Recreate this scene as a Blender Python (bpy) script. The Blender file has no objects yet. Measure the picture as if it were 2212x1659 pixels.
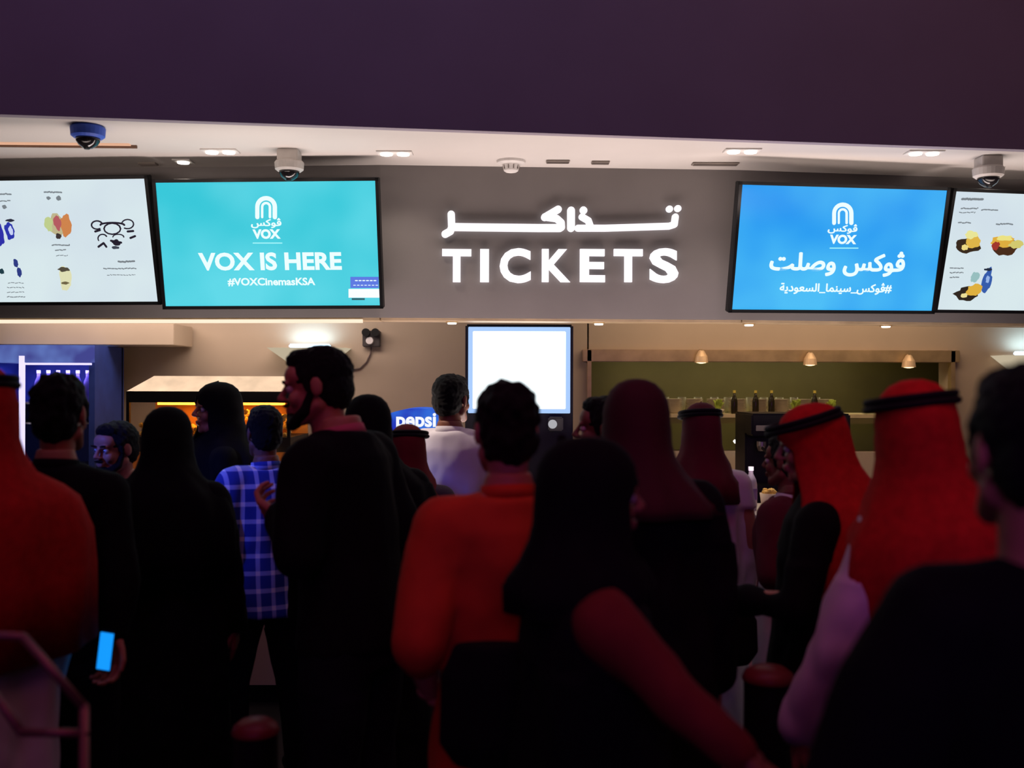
import bpy, bmesh, math, random
import numpy as np
from mathutils import Vector, Matrix, noise
C = bpy.context.scene
COL = C.collection
PI = math.pi
random.seed(5)

# ------------------------------------------------------------------ camera, world, exposure
FPX = 2200.0; EYE = 1.7; ROLL = 0.003
cd = bpy.data.cameras.new('camera'); cam = bpy.data.objects.new('camera', cd); COL.objects.link(cam)
cd.sensor_width = 36; cd.lens = 36*FPX/2212; cd.clip_start = .05
cam.matrix_world = Matrix(((1, -ROLL, 0, 0), (0, 0, -1, 0), (ROLL, 1, 0, EYE), (0, 0, 0, 1)))
cd.dof.use_dof = True; cd.dof.focus_distance = 5.9; cd.dof.aperture_fstop = 1.9
C.camera = cam
w = bpy.data.worlds.new('world'); C.world = w; w.use_nodes = True
w.node_tree.nodes['Background'].inputs[0].default_value = (.5, .3, .9, 1)
w.node_tree.nodes['Background'].inputs[1].default_value = .0012
C.view_settings.view_transform = 'Standard'; C.view_settings.look = 'None'
C.view_settings.exposure = 0; C.view_settings.gamma = 1

def light(name, kind, loc, aim, color, energy, size=.1, sy=None, spread=None, angle=None, blend=.5):
    l = bpy.data.lights.new(name, kind); o = bpy.data.objects.new(name, l); COL.objects.link(o)
    o.location = loc; d = Vector(aim)-Vector(loc)
    o.rotation_euler = d.to_track_quat('-Z', 'Y').to_euler()
    l.color = color; l.energy = energy
    if kind == 'AREA':
        l.size = size
        if sy: l.shape = 'RECTANGLE'; l.size_y = sy
        if spread: l.spread = math.radians(spread)
    else:
        l.shadow_soft_size = size
    if kind == 'SPOT':
        l.spot_size = math.radians(angle); l.spot_blend = blend
    return o
# red lobby wash falling steeply on the crowd, blue stage spot, purple ambience on the bulkhead
light('red_wash', 'AREA', (.7, 1.6, 3.9), (.7, 2.6, 1.2), (1, .04, .008), 2.4, 3.2, .5, spread=80)
light('red_side', 'SPOT', (-2.5, 2.3, 3.0), (-.75, 3.3, 1.6), (1, .03, .02), 6, .08, angle=28, blend=.9)
light('red_wash_back', 'AREA', (0, -.9, 3.2), (0, 2.6, 1.35), (1, .03, .02), .45, 3.0, .4, spread=56)
light('blue_spot', 'SPOT', (-3.4, 2.4, 2.9), (-1.05, 4.5, 1.2), (.05, .12, 1), 330, .1, angle=17, blend=.8)
light('violet_fill', 'AREA', (1.0, -1.2, 2.3), (1.3, 3.0, 1.0), (.50, .16, 1), 2.2, 3.0, .5, spread=50)
light('violet_fill_left', 'AREA', (-2.2, -.6, 2.0), (-1.4, 3.0, .8), (.50, .14, .8), .35, 1.2, .5, spread=50)
light('bulkhead_wash_violet', 'AREA', (-2.6, 1.6, 5.6), (-2.6, 4.7, 3.7), (.74, .28, .72), 12, 2.4, .5)
light('bulkhead_wash_blue', 'AREA', (.0, 1.8, 5.6), (.1, 4.8, 3.7), (.34, .36, 1.0), 11, 1.4, .5)
light('bulkhead_wash_red', 'AREA', (2.3, 1.9, 5.6), (2.2, 5.2, 3.7), (.95, .36, .42), 13, 2.4, .5)
# added soffit fills, then kitchen lights
light('soffit_bounce_fill', 'AREA', (.35, 5.35, 1.15), (.35, 5.3, 3), (1, .84, .80), 56, 5.0, .35, spread=150)  # added upward lamp, stands in for light bounced onto the soffit
for sx in (-1, 1): light('soffit_graze_fill', 'AREA', (sx*2.1, 5.06+sx*.3, 2.64), (sx*2.1, 5.8+sx*.2, 2.95), (1, .82, .74), 2.0, 2.2, .08, spread=110)  # added unseen lamps, lift the shaded soffit above the screens
light('kitchen_left', 'AREA', (-2.2, 6.75, 2.55), (-2.2, 7.3, 1.5), (1, .80, .70), 22, 2.6, .4)
light('kitchen_right', 'AREA', (2.0, 6.8, 2.55), (2.0, 7.3, 1.5), (1, .70, .46), 15, 2.6, .4)

# ------------------------------------------------------------------ pixel helpers
CAMP = Vector((0, 0, EYE))
def ray(px, py):
    u = (px-1106)/FPX; v = -(py-829.5)/FPX
    return Vector((u-ROLL*v, 1, v+ROLL*u))
def W(px, py, D): return CAMP + ray(px, py)*D

# ------------------------------------------------------------------ materials
def lin(c):
    return tuple(((x/255)/12.92 if x/255 <= .04045 else ((x/255+.055)/1.055)**2.4) for x in c)
MC = {}
def mat(name, col, rough=.8, metal=0, var=.15, scale=8, bump=0.0, spec=.3, sheen=0, trans=0):
    if name in MC: return MC[name]
    m = bpy.data.materials.new(name); m.use_nodes = True; nt = m.node_tree; b = nt.nodes['Principled BSDF']
    c = lin(col)
    tc = nt.nodes.new('ShaderNodeTexCoord'); n = nt.nodes.new('ShaderNodeTexNoise'); n.inputs['Scale'].default_value = scale
    n.inputs['Detail'].default_value = 4
    nt.links.new(tc.outputs['Object'], n.inputs['Vector'])
    r = nt.nodes.new('ShaderNodeValToRGB')
    r.color_ramp.elements[0].position = .3; r.color_ramp.elements[1].position = .7
    r.color_ramp.elements[0].color = tuple(x*(1-var) for x in c)+(1,)
    r.color_ramp.elements[1].color = tuple(min(1, x*(1+var)) for x in c)+(1,)
    nt.links.new(n.outputs['Fac'], r.inputs['Fac']); nt.links.new(r.outputs['Color'], b.inputs['Base Color'])
    b.inputs['Roughness'].default_value = rough; b.inputs['Metallic'].default_value = metal
    b.inputs['Specular IOR Level'].default_value = spec
    if trans: b.inputs['Transmission Weight'].default_value = trans
    if bump:
        bp = nt.nodes.new('ShaderNodeBump'); bp.inputs['Strength'].default_value = bump; bp.inputs['Distance'].default_value = .01
        n2 = nt.nodes.new('ShaderNodeTexNoise'); n2.inputs['Scale'].default_value = scale*12
        nt.links.new(tc.outputs['Object'], n2.inputs['Vector']); nt.links.new(n2.outputs['Fac'], bp.inputs['Height'])
        nt.links.new(bp.outputs['Normal'], b.inputs['Normal'])
    MC[name] = m; return m
def emit(name, col, strength=1.0, var=0.0, col2=None, scale=1.5):
    if name in MC: return MC[name]
    m = bpy.data.materials.new(name); m.use_nodes = True; nt = m.node_tree; b = nt.nodes['Principled BSDF']
    c = lin(col); b.inputs['Base Color'].default_value = (.01, .01, .01, 1); b.inputs['Roughness'].default_value = .6
    b.inputs['Specular IOR Level'].default_value = .1
    if col2:
        tc = nt.nodes.new('ShaderNodeTexCoord'); n = nt.nodes.new('ShaderNodeTexNoise'); n.inputs['Scale'].default_value = scale
        nt.links.new(tc.outputs['Object'], n.inputs['Vector'])
        r = nt.nodes.new('ShaderNodeValToRGB'); r.color_ramp.elements[0].position = .35; r.color_ramp.elements[1].position = .65
        r.color_ramp.elements[0].color = c+(1,); r.color_ramp.elements[1].color = lin(col2)+(1,)
        nt.links.new(n.outputs['Fac'], r.inputs['Fac']); nt.links.new(r.outputs['Color'], b.inputs['Emission Color'])
    else: b.inputs['Emission Color'].default_value = c+(1,)
    b.inputs['Emission Strength'].default_value = strength
    MC[name] = m; return m
def plaid_mat():
    m = mat('plaid_cotton', (120, 140, 190), .85); nt = m.node_tree; b = nt.nodes['Principled BSDF']
    tc = nt.nodes.new('ShaderNodeTexCoord'); sp = nt.nodes.new('ShaderNodeSeparateXYZ'); nt.links.new(tc.outputs['Object'], sp.inputs[0])
    def band(out, freq, thr):
        k = nt.nodes.new('ShaderNodeMath'); k.operation = 'MULTIPLY'; k.inputs[1].default_value = freq; nt.links.new(out, k.inputs[0])
        f = nt.nodes.new('ShaderNodeMath'); f.operation = 'FRACT'; nt.links.new(k.outputs[0], f.inputs[0])
        g = nt.nodes.new('ShaderNodeMath'); g.operation = 'GREATER_THAN'; g.inputs[1].default_value = thr; nt.links.new(f.outputs[0], g.inputs[0])
        return g.outputs[0]
    a = band(sp.outputs[0], 17, .72); c = band(sp.outputs[2], 14, .74)
    mx = nt.nodes.new('ShaderNodeMath'); mx.operation = 'ADD'; nt.links.new(a, mx.inputs[0]); nt.links.new(c, mx.inputs[1])
    r = nt.nodes.new('ShaderNodeValToRGB'); r.color_ramp.elements[0].color = lin((38, 62, 150))+(1,)
    r.color_ramp.elements[1].color = lin((235, 235, 240))+(1,)
    e = r.color_ramp.elements.new(.5); e.color = lin((150, 165, 215))+(1,)
    dv = nt.nodes.new('ShaderNodeMath'); dv.operation = 'MULTIPLY'; dv.inputs[1].default_value = .5; nt.links.new(mx.outputs[0], dv.inputs[0])
    nt.links.new(dv.outputs[0], r.inputs[0]); nt.links.new(r.outputs[0], b.inputs['Base Color'])
    return m

ORD = ['leftmost', 'second from the left', 'third from the left', 'fourth from the left', 'fifth from the left', 'sixth from the left', 'seventh from the left', 'eighth from the left', 'ninth from the left', 'rightmost']
def nth(k, n): return 'rightmost' if k == n-1 else ORD[k]

# ------------------------------------------------------------------ mesh helpers
def obj(name, bm, m=None, parent=None, smooth=False, loc=None):
    me = bpy.data.meshes.new(name)
    if isinstance(bm, bmesh.types.BMesh):
        bmesh.ops.recalc_face_normals(bm, faces=bm.faces); bm.to_mesh(me); bm.free()
    else: me = bm; me.name = name
    if smooth:
        for p in me.polygons: p.use_smooth = True
    o = bpy.data.objects.new(name, me); COL.objects.link(o)
    if m: me.materials.clear(); me.materials.append(m)
    if parent: o.parent = parent
    if loc: o.location = loc
    return o
def tag(o, label=None, cat=None, group=None, kind=None):
    if label: o['label'] = label
    if cat: o['category'] = cat
    if group: o['group'] = group
    if kind: o['kind'] = kind
    return o
def thing(name, label, cat, loc=(0, 0, 0), rotz=0, group=None):
    o = bpy.data.objects.new(name, None); COL.objects.link(o); o.empty_display_size = .1
    o.location = loc; o.rotation_euler = (0, 0, rotz)
    return tag(o, label, cat, group)
def dup_tree(root, loc, rotz=None, label=None):
    r = root.copy(); COL.objects.link(r); r.location = loc
    if rotz is not None: r.rotation_euler = (0, 0, rotz)
    if label: r['label'] = label
    for ch in list(root.children):
        c = ch.copy(); COL.objects.link(c); c.parent = r
        for g in list(ch.children):
            d = g.copy(); COL.objects.link(d); d.parent = c
    return r
def box(bm, c, s, rot=None, bev=0):
    mtx = Matrix.Translation(c) @ (rot or Matrix.Identity(4)) @ Matrix.Diagonal((s[0], s[1], s[2], 1))
    r = bmesh.ops.create_cube(bm, size=1, matrix=mtx)
    if bev:
        es = list({e for v in r['verts'] for e in v.link_edges})
        bmesh.ops.bevel(bm, geom=es, offset=bev, segments=2, affect='EDGES')
    return bm
def B(c, s, bev=0, rot=None):
    return box(bmesh.new(), c, s, rot, bev)
def ell(bm, c, r, rot=None, u=20, v=12):
    mtx = Matrix.Translation(c) @ (rot or Matrix.Identity(4)) @ Matrix.Diagonal((r[0], r[1], r[2], 1))
    bmesh.ops.create_uvsphere(bm, u_segments=u, v_segments=v, radius=1, matrix=mtx); return bm
def lathe(bm, prof, c=(0, 0, 0), n=24):
    rings = []
    for (r, z) in prof:
        rings.append([bm.verts.new((c[0]+max(r, 1e-4)*math.cos(2*PI*k/n), c[1]+max(r, 1e-4)*math.sin(2*PI*k/n), c[2]+z)) for k in range(n)])
    for a, b in zip(rings, rings[1:]):
        for k in range(n): bm.faces.new((a[k], a[(k+1) % n], b[(k+1) % n], b[k]))
    bm.faces.new(rings[0][::-1]); bm.faces.new(rings[-1]); return bm
def loft(bm, secs, n=28):
    """secs: (cx, cy, z, rx, ry)"""
    rings = []
    for (cx, cy, z, rx, ry) in secs:
        rings.append([bm.verts.new((cx+rx*math.cos(2*PI*k/n), cy+ry*math.sin(2*PI*k/n), z)) for k in range(n)])
    for a, b in zip(rings, rings[1:]):
        for k in range(n): bm.faces.new((a[k], a[(k+1) % n], b[(k+1) % n], b[k]))
    bm.faces.new(rings[0][::-1]); bm.faces.new(rings[-1]); return bm
def limb(bm, pts, rad, n=14):
    """tapered tube through points with round ends"""
    pts = [Vector(p) for p in pts]
    for i in range(len(pts)-1):
        a, b = pts[i], pts[i+1]; d = b-a; L = d.length
        if L < 1e-5: continue
        q = d.to_track_quat('Z', 'Y').to_matrix().to_4x4()
        mtx = Matrix.Translation((a+b)/2) @ q
        bmesh.ops.create_cone(bm, cap_ends=True, segments=n, radius1=rad[i], radius2=rad[i+1], depth=L, matrix=mtx)
    for p, r in zip(pts, rad):
        bmesh.ops.create_uvsphere(bm, u_segments=n, v_segments=8, radius=r, matrix=Matrix.Translation(p))
    return bm
def tube(bm, pts, r, n=10):
    return limb(bm, pts, [r]*len(pts), n)
def remesh(bm, voxel, smooth=3, fac=.5):
    me = bpy.data.meshes.new('tmp'); bm.to_mesh(me); bm.free()
    o = bpy.data.objects.new('tmp', me); COL.objects.link(o)
    r = o.modifiers.new('r', 'REMESH'); r.mode = 'VOXEL'; r.voxel_size = voxel
    if smooth:
        s = o.modifiers.new('s', 'SMOOTH'); s.iterations = smooth; s.factor = fac
    dg = bpy.context.evaluated_depsgraph_get()
    out = bpy.data.meshes.new_from_object(o.evaluated_get(dg))
    bpy.data.objects.remove(o); bpy.data.meshes.remove(me)
    for p in out.polygons: p.use_smooth = True
    return out
def folds(me, amp, fx=7, fz=1.3, seed=0, lo=0, hi=9):
    n = len(me.vertices); co = np.empty(n*3, 'f'); no = np.empty(n*3, 'f')
    me.vertices.foreach_get('co', co); me.vertex_normals.foreach_get('vector', no)
    co = co.reshape(-1, 3); no = no.reshape(-1, 3); d = np.zeros(n, 'f')
    for i, (x, y, z) in enumerate(co.tolist()):
        if lo <= z <= hi:
            d[i] = noise.noise((x*fx+seed, y*fx, z*fz))*amp + noise.noise((x*22+seed, y*22, z*14))*amp*.22
    me.vertices.foreach_set('co', (co+no*d[:, None]).ravel()); me.update()
def to_bm(me):
    b = bmesh.new(); b.from_mesh(me); bpy.data.meshes.remove(me); return b
def xform(bm, m): bmesh.ops.transform(bm, matrix=m, verts=bm.verts); return bm
def join_into(dst, src):
    me = bpy.data.meshes.new('j'); src.to_mesh(me); src.free(); dst.from_mesh(me); bpy.data.meshes.remove(me); return dst

# text fitted into a box (u0,v0,u1,v1) of local x/z plane, facing -Y, thickness t
def text_bm(s, box4, t=.003, y=0, off=0.02):
    def raw(q, off=off):
        cu = bpy.data.curves.new('t', 'FONT'); cu.body = q; cu.offset = off; cu.extrude = .5; cu.resolution_u = 4
        o = bpy.data.objects.new('t', cu); COL.objects.link(o)
        dg = bpy.context.evaluated_depsgraph_get()
        me = bpy.data.meshes.new_from_object(o.evaluated_get(dg)); bpy.data.objects.remove(o); bpy.data.curves.remove(cu)
        b = bmesh.new(); b.from_mesh(me); bpy.data.meshes.remove(me); return b
    if s.isascii(): bm = raw(s)
    else:   # joined letters: every glyph filled on its own so that their overlaps stay solid
        bm = bmesh.new(); bar = raw('|'); mx0 = max(v.co.x for v in bar.verts); bar.free()
        for i, ch in enumerate(s):
            if ch == ' ': continue
            b = raw(s[:i]+'|'); adv = max(v.co.x for v in b.verts)-mx0; b.free()
            g = raw(ch, 0); gm = bpy.data.meshes.new('g'); g.to_mesh(gm); g.free()
            for k in range(9):   # bolder by overlapped shifts of the clean outline
                rr = 0 if k == 8 else off*.95; n0 = len(bm.verts); bm.from_mesh(gm); bm.verts.ensure_lookup_table()
                for v in bm.verts[n0:]: v.co += Vector((adv+rr*math.cos(k*PI/4), rr*math.sin(k*PI/4), .02*(i % 2)+.01*k))
            bpy.data.meshes.remove(gm)
    xs = [v.co.x for v in bm.verts]; ys = [v.co.y for v in bm.verts]
    x0, x1, y0, y1 = min(xs), max(xs), min(ys), max(ys)
    u0, v0, u1, v1 = box4
    for v in bm.verts:
        a = (v.co.x-x0)/(x1-x0); b = (v.co.y-y0)/(y1-y0)
        v.co = Vector((u0+a*(u1-u0), y-(v.co.z+.5)*t, v0+b*(v1-v0)))
    return bm
def stroke_bm(bm, pts, width, y, t, n=10):
    """rounded flat stroke in the x/z plane, thickness t towards -Y"""
    for i in range(len(pts)-1):
        a = Vector((pts[i][0], pts[i][1])); b = Vector((pts[i+1][0], pts[i+1][1])); d = b-a
        if d.length < 1e-6: d = Vector((1e-5, 0))
        ang = math.atan2(d.y, d.x); out = []
        for k in range(n+1): th = ang+PI/2+PI*k/n; out.append(a+Vector((math.cos(th), math.sin(th)))*width/2)
        for k in range(n+1): th = ang-PI/2+PI*k/n; out.append(b+Vector((math.cos(th), math.sin(th)))*width/2)
        e = .0003*i
        f = [bm.verts.new((p.x, y-t-e, p.y)) for p in out]; g = [bm.verts.new((p.x, y, p.y)) for p in out]
        bm.faces.new(f); bm.faces.new(g[::-1]); N = len(out)
        for k in range(N): bm.faces.new((f[k], g[k], g[(k+1) % N], f[(k+1) % N]))
    return bm
def blob_bm(c, rx, rz, y, t, seed=0, n=20, rough=.25):
    bm = bmesh.new(); rnd = random.Random(seed); ph = rnd.random()*9
    out = []
    for k in range(n):
        a = 2*PI*k/n; r = 1+rough*noise.noise(Vector((math.cos(a)*1.7+ph, math.sin(a)*1.7, seed*1.3)))*1.6
        out.append((c[0]+rx*r*math.cos(a), c[1]+rz*r*math.sin(a)))
    f = [bm.verts.new((p[0], y-t, p[1])) for p in out]; g = [bm.verts.new((p[0], y, p[1])) for p in out]
    bm.faces.new(f); bm.faces.new(g[::-1])
    for k in range(n): bm.faces.new((f[k], g[k], g[(k+1) % n], f[(k+1) % n]))
    return bm
def prism(poly, z0, z1):
    bm = bmesh.new()
    a = [bm.verts.new((x, y, z0)) for x, y in poly]; b = [bm.verts.new((x, y, z1)) for x, y in poly]; n = len(poly)
    bm.faces.new(a[::-1]); bm.faces.new(b)
    for k in range(n): bm.faces.new((a[k], a[(k+1) % n], b[(k+1) % n], b[k]))
    return bm
def struct(name, bm, m): return tag(obj(name, bm, m), kind='structure')

# ------------------------------------------------------------------ the setting
CZ = 2.94; HB = 2.075
M_bulk = mat('bulkhead_paint', (150, 140, 150), .9, var=.05, scale=2)
M_ceil = mat('soffit_paint', (205, 198, 192), .85, var=.03, scale=2)
M_head = mat('sign_wall_paint', (128, 122, 120), .85, var=.05, scale=3)
M_back = mat('kitchen_wall', (190, 172, 152), .8, var=.06, scale=2)
M_floor = mat('floor_stone', (40, 36, 36), .35, var=.2, scale=3)
M_black = mat('black_plastic', (14, 14, 16), .45)
M_steel = mat('brushed_steel', (170, 165, 158), .35, metal=.9, var=.1, scale=5)
M_trim = mat('brass_trim', (190, 165, 125), .4, metal=.6)
struct('floor', B((0, 3, -.05), (14, 12.5, .1)), M_floor)
hp = [(-5.2, 6.12), (-2.98, 5.92), (-.75, 5.77), (1.32, 5.88), (3.08, 6.13), (5.2, 6.55)]
struct('wall_sign_side', prism(hp+[(5.2, 6.95), (3.08, 6.55), (1.32, 6.3), (-.75, 6.22), (-2.98, 6.34), (-5.2, 6.5)], HB, CZ+.3), M_head)
def bl(x): return 5.0+(x-.16)*.127
struct('wall_bulkhead', prism([(-5.5, bl(-5.5)), (5.5, bl(5.5)), (5.5, bl(5.5)+.05), (-5.5, bl(-5.5)+.05)], CZ-.008, 6.2), M_bulk)
struct('ceiling_soffit', prism([(-5.2, bl(-5.2)+.052), (5.2, bl(5.2)+.052), (5.2, 6.9), (-5.2, 6.5)], CZ-.001, CZ+.04), M_ceil)
struct('ceiling', B((0, 1, 6.25), (14, 9.5, .1)), M_bulk)
BY = 7.6
struct('wall_back_left', B((-2.37, BY+.1, 1.5), (5.86, .2, 3.0)), M_back)
# opening in the back wall between px 1275 and 2050
xw0 = W(1272, 760, BY).x; xw1 = W(2052, 760, BY).x; zw1 = W(1500, 756, BY).z; zw0 = 1.2
struct('wall_back_right', B(((xw1+6)/2, BY+.1, 1.5), (6-xw1, .2, 3.0)), M_back)
struct('wall_back_upper', B(((xw0+xw1)/2, BY+.1, (zw1+3)/2), (xw1-xw0, .2, 3-zw1)), M_back)
struct('wall_back_lower', B(((xw0+xw1)/2, BY+.1, zw0/2), (xw1-xw0, .2, zw0)), M_back)
struct('ceiling_kitchen', prism([(-5.2, 6.6), (5.2, 7.0), (5.2, BY-.01), (-5.2, BY-.01)], 2.72, 2.8), M_back)
struct('wall_left', B((-5.3, 3.3, 3), (.2, 11, 6.2)), M_bulk)
struct('wall_right', B((5.3, 3.3, 3), (.2, 11, 6.2)), M_bulk)
# kitchen seen through the opening
M_olive = mat('olive_panel', (96, 88, 52), .5, var=.2, scale=2)
struct('wall_kitchen_far', B(((xw0+xw1)/2, BY+1.3, 1.5), (xw1-xw0+2.5, .1, 2.6)), M_olive)
struct('trim_1', B(((xw0+xw1)/2, BY-.03, zw1-.045), (xw1-xw0+.1, .06, .09), .004), M_trim)
bm = B((xw0, BY-.03, (zw0+zw1)/2), (.03, .06, zw1-zw0+.0)); box(bm, (xw1, BY-.03, (zw0+zw1)/2), (.03, .06, zw1-zw0+.0)); struct('trim_2', bm, M_trim)
# warm metal strip under the sign wall
bm = bmesh.new()
for (a, b) in zip(hp, hp[1:]):
    a = Vector(a+(HB-.008,)); b = Vector(b+(HB-.008,)); d = b-a
    box(bm, (a+b)/2+Vector((0, .10, 0)), (d.length, .17, .014), Matrix.Rotation(math.atan2(d.y, d.x), 4, 'Z'))
struct('trim_3', bm, mat('strip_metal', (205, 180, 145), .45, metal=.4))
# raised panel on the left of the back wall
struct('trim_4', B((W(120, 745, 7.2).x-.6, 7.37, W(0, 722, 7.2).z), (2.9, .42, .15), .004), M_back)

# counter: front, top; back counter
M_front = mat('counter_front', (215, 180, 156), .6, var=.08, scale=2)
M_top = mat('counter_top', (215, 205, 196), .3, var=.05)
t = thing('service_counter', 'long tan fronted service counter with pale top behind the crowd', 'counter', (0, 5.4, 0))
obj('front_panel', B((0, .02, .52), (9.8, .04, .84)), M_front, t)
obj('plinth', B((0, .08, .05), (9.8, .1, .1)), M_black, t)
obj('worktop', B((0, .26, .98), (9.8, .56, .06), .006), M_top, t)
obj('cabinet_back', B((0, .5, .48), (9.8, .04, .93)), M_front, t)
t = thing('back_counter', 'steel back counter along the kitchen wall under the popcorn warmer', 'counter', (0, 7.0, 0))
obj('carcass', B((-.1, .25, .42), (5.4, .5, .84)), M_front, t)
obj('worktop', B((-.1, .25, .87), (5.4, .58, .05), .004), M_steel, t)

# ------------------------------------------------------------------ screens
def screen(name, label, pos, yaw, tilt, ro, mpanel, w=1.21, h=.68, group='screens above the counter'):
    t = thing(name, label, 'screen', (0, 0, 0), 0, group)
    t.matrix_world = Matrix.Translation(pos) @ Matrix.Rotation(yaw, 4, 'Z') @ Matrix.Rotation(tilt, 4, 'X') @ Matrix.Rotation(ro, 4, 'Y')
    bm = B((0, .03, 0), (w+.036, .05, h+.036), .004)
    obj('housing', bm, M_black, t)
    bm = bmesh.new()
    for s in (-1, 1):
        box(bm, (s*(w/2+.009), .0, 0), (.018, .012, h+.036)); box(bm, (0, .0, s*(h/2+.009)), (w+.036, .012, .018))
    obj('bezel', bm, M_black, t)
    obj('display', B((0, .003, 0), (w, .004, h)), mpanel, t)
    mt = B((0, .085, .0), (.3, .06, .2)); obj('wall_mount', mt, M_black, t)
    M = t.matrix_world.copy(); Mi = M.inverted(); n = (M.to_3x3() @ Vector((0, 1, 0)))
    def loc(px, py):
        r = ray(px, py); k = (M.translation-CAMP).dot(n)/r.dot(n); p = Mi @ (CAMP+r*k); return (p.x, p.z)
    return t, loc
def tbox(loc, x0, y0, x1, y1):
    a = loc(x0, (y0+y1)/2); b = loc(x1, (y0+y1)/2); c = loc((x0+x1)/2, y1); d = loc((x0+x1)/2, y0)
    return (a[0], c[1], b[0], d[1])
M_txt = emit('screen_white', (236, 255, 255), 1.0)
M_gr = emit('screen_grey_type', (120, 128, 134), 1.0)
M_bk = emit('screen_dark_ink', (30, 24, 40), 1.0)
def logo(t, loc, x, y, k):
    """cinema emblem: nested arches over two lines of type; x,y = top centre in the picture, k = scale"""
    bm = bmesh.new()
    for r, wd in ((19, 9), (8.5, 5)):
        pts = []
        for q in range(13):
            a = PI*q/12; pts.append(loc(x-r*k*math.cos(a), y+(23-(r*.95)*math.sin(a)*1.05)*k))
        pts = [loc(x-r*k, y+45*k)]+pts+[loc(x+r*k, y+45*k)]
        stroke_bm(bm, pts, wd*k*.0026, -.001, .001, 5)
    obj('emblem', bm, M_txt, t)
    obj('emblem_lettering', text_bm('\ufeb2\ufedb\ufeee\ufb6c', tbox(loc, x-33*k, y+47*k, x+33*k, y+69*k), .001, -.001, .03), M_txt, t)
    obj('emblem_lettering', text_bm('VOX', tbox(loc, x-29*k, y+71*k, x+31*k, y+92*k), .001, -.001, .05), M_txt, t)
    obj('emblem_line', stroke_bm(bmesh.new(), [loc(x-28*k, y+101*k), loc(x+34*k, y+101*k)], .006, -.001, .001), emit('pale_line', (165, 245, 250)), t)
M_teal = emit('teal_display', (46, 198, 216), 1.0, col2=(92, 216, 232), scale=1.6)
t, L = screen('display_screen', 'teal screen reading VOX IS HERE, left of the tickets sign', (-1.3449, 5.6212, 2.4657), -.0415, .216, -.0037, M_teal)
logo(t, L, 575, 424, 1.0)
obj('lettering', text_bm('VOX IS HERE', tbox(L, 429, 545, 738, 584), .001, -.001, .035), M_txt, t)
obj('lettering', text_bm('#VOXCinemasKSA', tbox(L, 492, 600, 681, 618), .001, -.001, .03), M_txt, t)
def rect(L, x0, y0, x1, y1, y=-.001, th=.001):
    pts = [L(x0, y0), L(x1, y0), L(x1, y1), L(x0, y1)]; bm = bmesh.new()
    f = [bm.verts.new((p[0], y-th, p[1])) for p in pts]; g = [bm.verts.new((p[0], y, p[1])) for p in pts]
    bm.faces.new(f); bm.faces.new(g[::-1])
    for k in range(4): bm.faces.new((f[k], g[k], g[(k+1) % 4], f[(k+1) % 4]))
    return bm
obj('blue_banner', rect(L, 757, 598, 818, 622), emit('banner_blue', (90, 120, 225)), t)
obj('white_banner', rect(L, 753, 624, 820, 643), emit('banner_white', (250, 253, 255)), t)
obj('banner_foot', rect(L, 760, 644, 788, 648), emit('banner_foot', (40, 90, 100)), t)
for (n_, x_, y_, w_) in ((6, 768, 606, .006), (7, 764, 616, .004)):
    bm = bmesh.new()
    for k in range(n_): stroke_bm(bm, [L(x_+k*8, y_), L(x_+4+k*8, y_)], w_, -.002, .001, 4)
    obj('banner_type', bm, M_txt, t)
M_blue = emit('blue_display', (22, 150, 240), 1.0, col2=(70, 188, 246), scale=1.6)
t, L = screen('display_screen', 'sky-blue screen with Arabic lettering, right of the tickets sign', (1.8247, 5.675, 2.4539), .1715, .2309, -.0091, M_blue)
logo(t, L, 1820, 438, .97)
# fu-waw-kaf-seen, waw-sad-lam-teh in joined forms (visual order)
FOX = '\ufeb2\ufedc\ufeed\ufb6c'
obj('lettering', text_bm('\ufe96\ufee0\ufebb\ufeed \ufeb2\ufedb\ufeee\ufb6c', tbox(L, 1662, 541, 1955, 597), .001, -.001, .035), M_txt, t)
obj('lettering', text_bm('\ufe94\ufef3\ufea9\ufeee\ufecc\ufeb4\ufedf\ufe8d_\ufe8e\ufee4\ufee8\ufef4\ufeb3_\ufeb2\ufedb\ufeee\ufb6c#', tbox(L, 1684, 610, 1926, 636), .001, -.001, .03), M_txt, t)
M_menu = emit('menu_display', (208, 222, 232), 1.0, col2=(216, 232, 236), scale=2)
# left menu board
def food(t, L, name, parts, seed=1):
    first = None
    for i, (x, y, rx, ry, col) in enumerate(parts):
        c = L(x, y); a = L(x+rx, y); b = L(x, y-ry)
        o = obj(name if i == 0 else 'topping', blob_bm(c, abs(a[0]-c[0]), abs(b[1]-c[1]), -.001-.0006*i, .0008, seed+i), emit('ink_%d_%d_%d' % col, col), first or t)
        if first is None: first = o
def typelines(t, L, lines, col=None):
    """tiny illegible rows of type"""
    rnd = random.Random(3)
    for (x0, x1, y, wd) in lines:
        x = x0; bm = bmesh.new()
        while x < x1:
            l = min(x1-x, rnd.uniform(3, 7)); stroke_bm(bm, [L(x, y+rnd.uniform(-1, 1)), L(x+l, y+rnd.uniform(-1, 1))], wd, -.001, .0008, 4); x += l+2.2
        obj('menu_type', bm, col or M_gr, t)
t, L = screen('display_screen', 'white menu screen at far left, with sandwich and drink pictures', (-2.605, 5.70, 2.487), -.085, .262, 0, M_menu)
food(t, L, 'cola_picture', [(22, 500, 11, 19, (40, 50, 170)), (22, 476, 10, 3, (40, 40, 60)), (24, 498, 5, 9, (200, 210, 245))], 3)
food(t, L, 'cola_picture', [(0, 506, 8, 24, (44, 46, 168))], 9)
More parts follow.
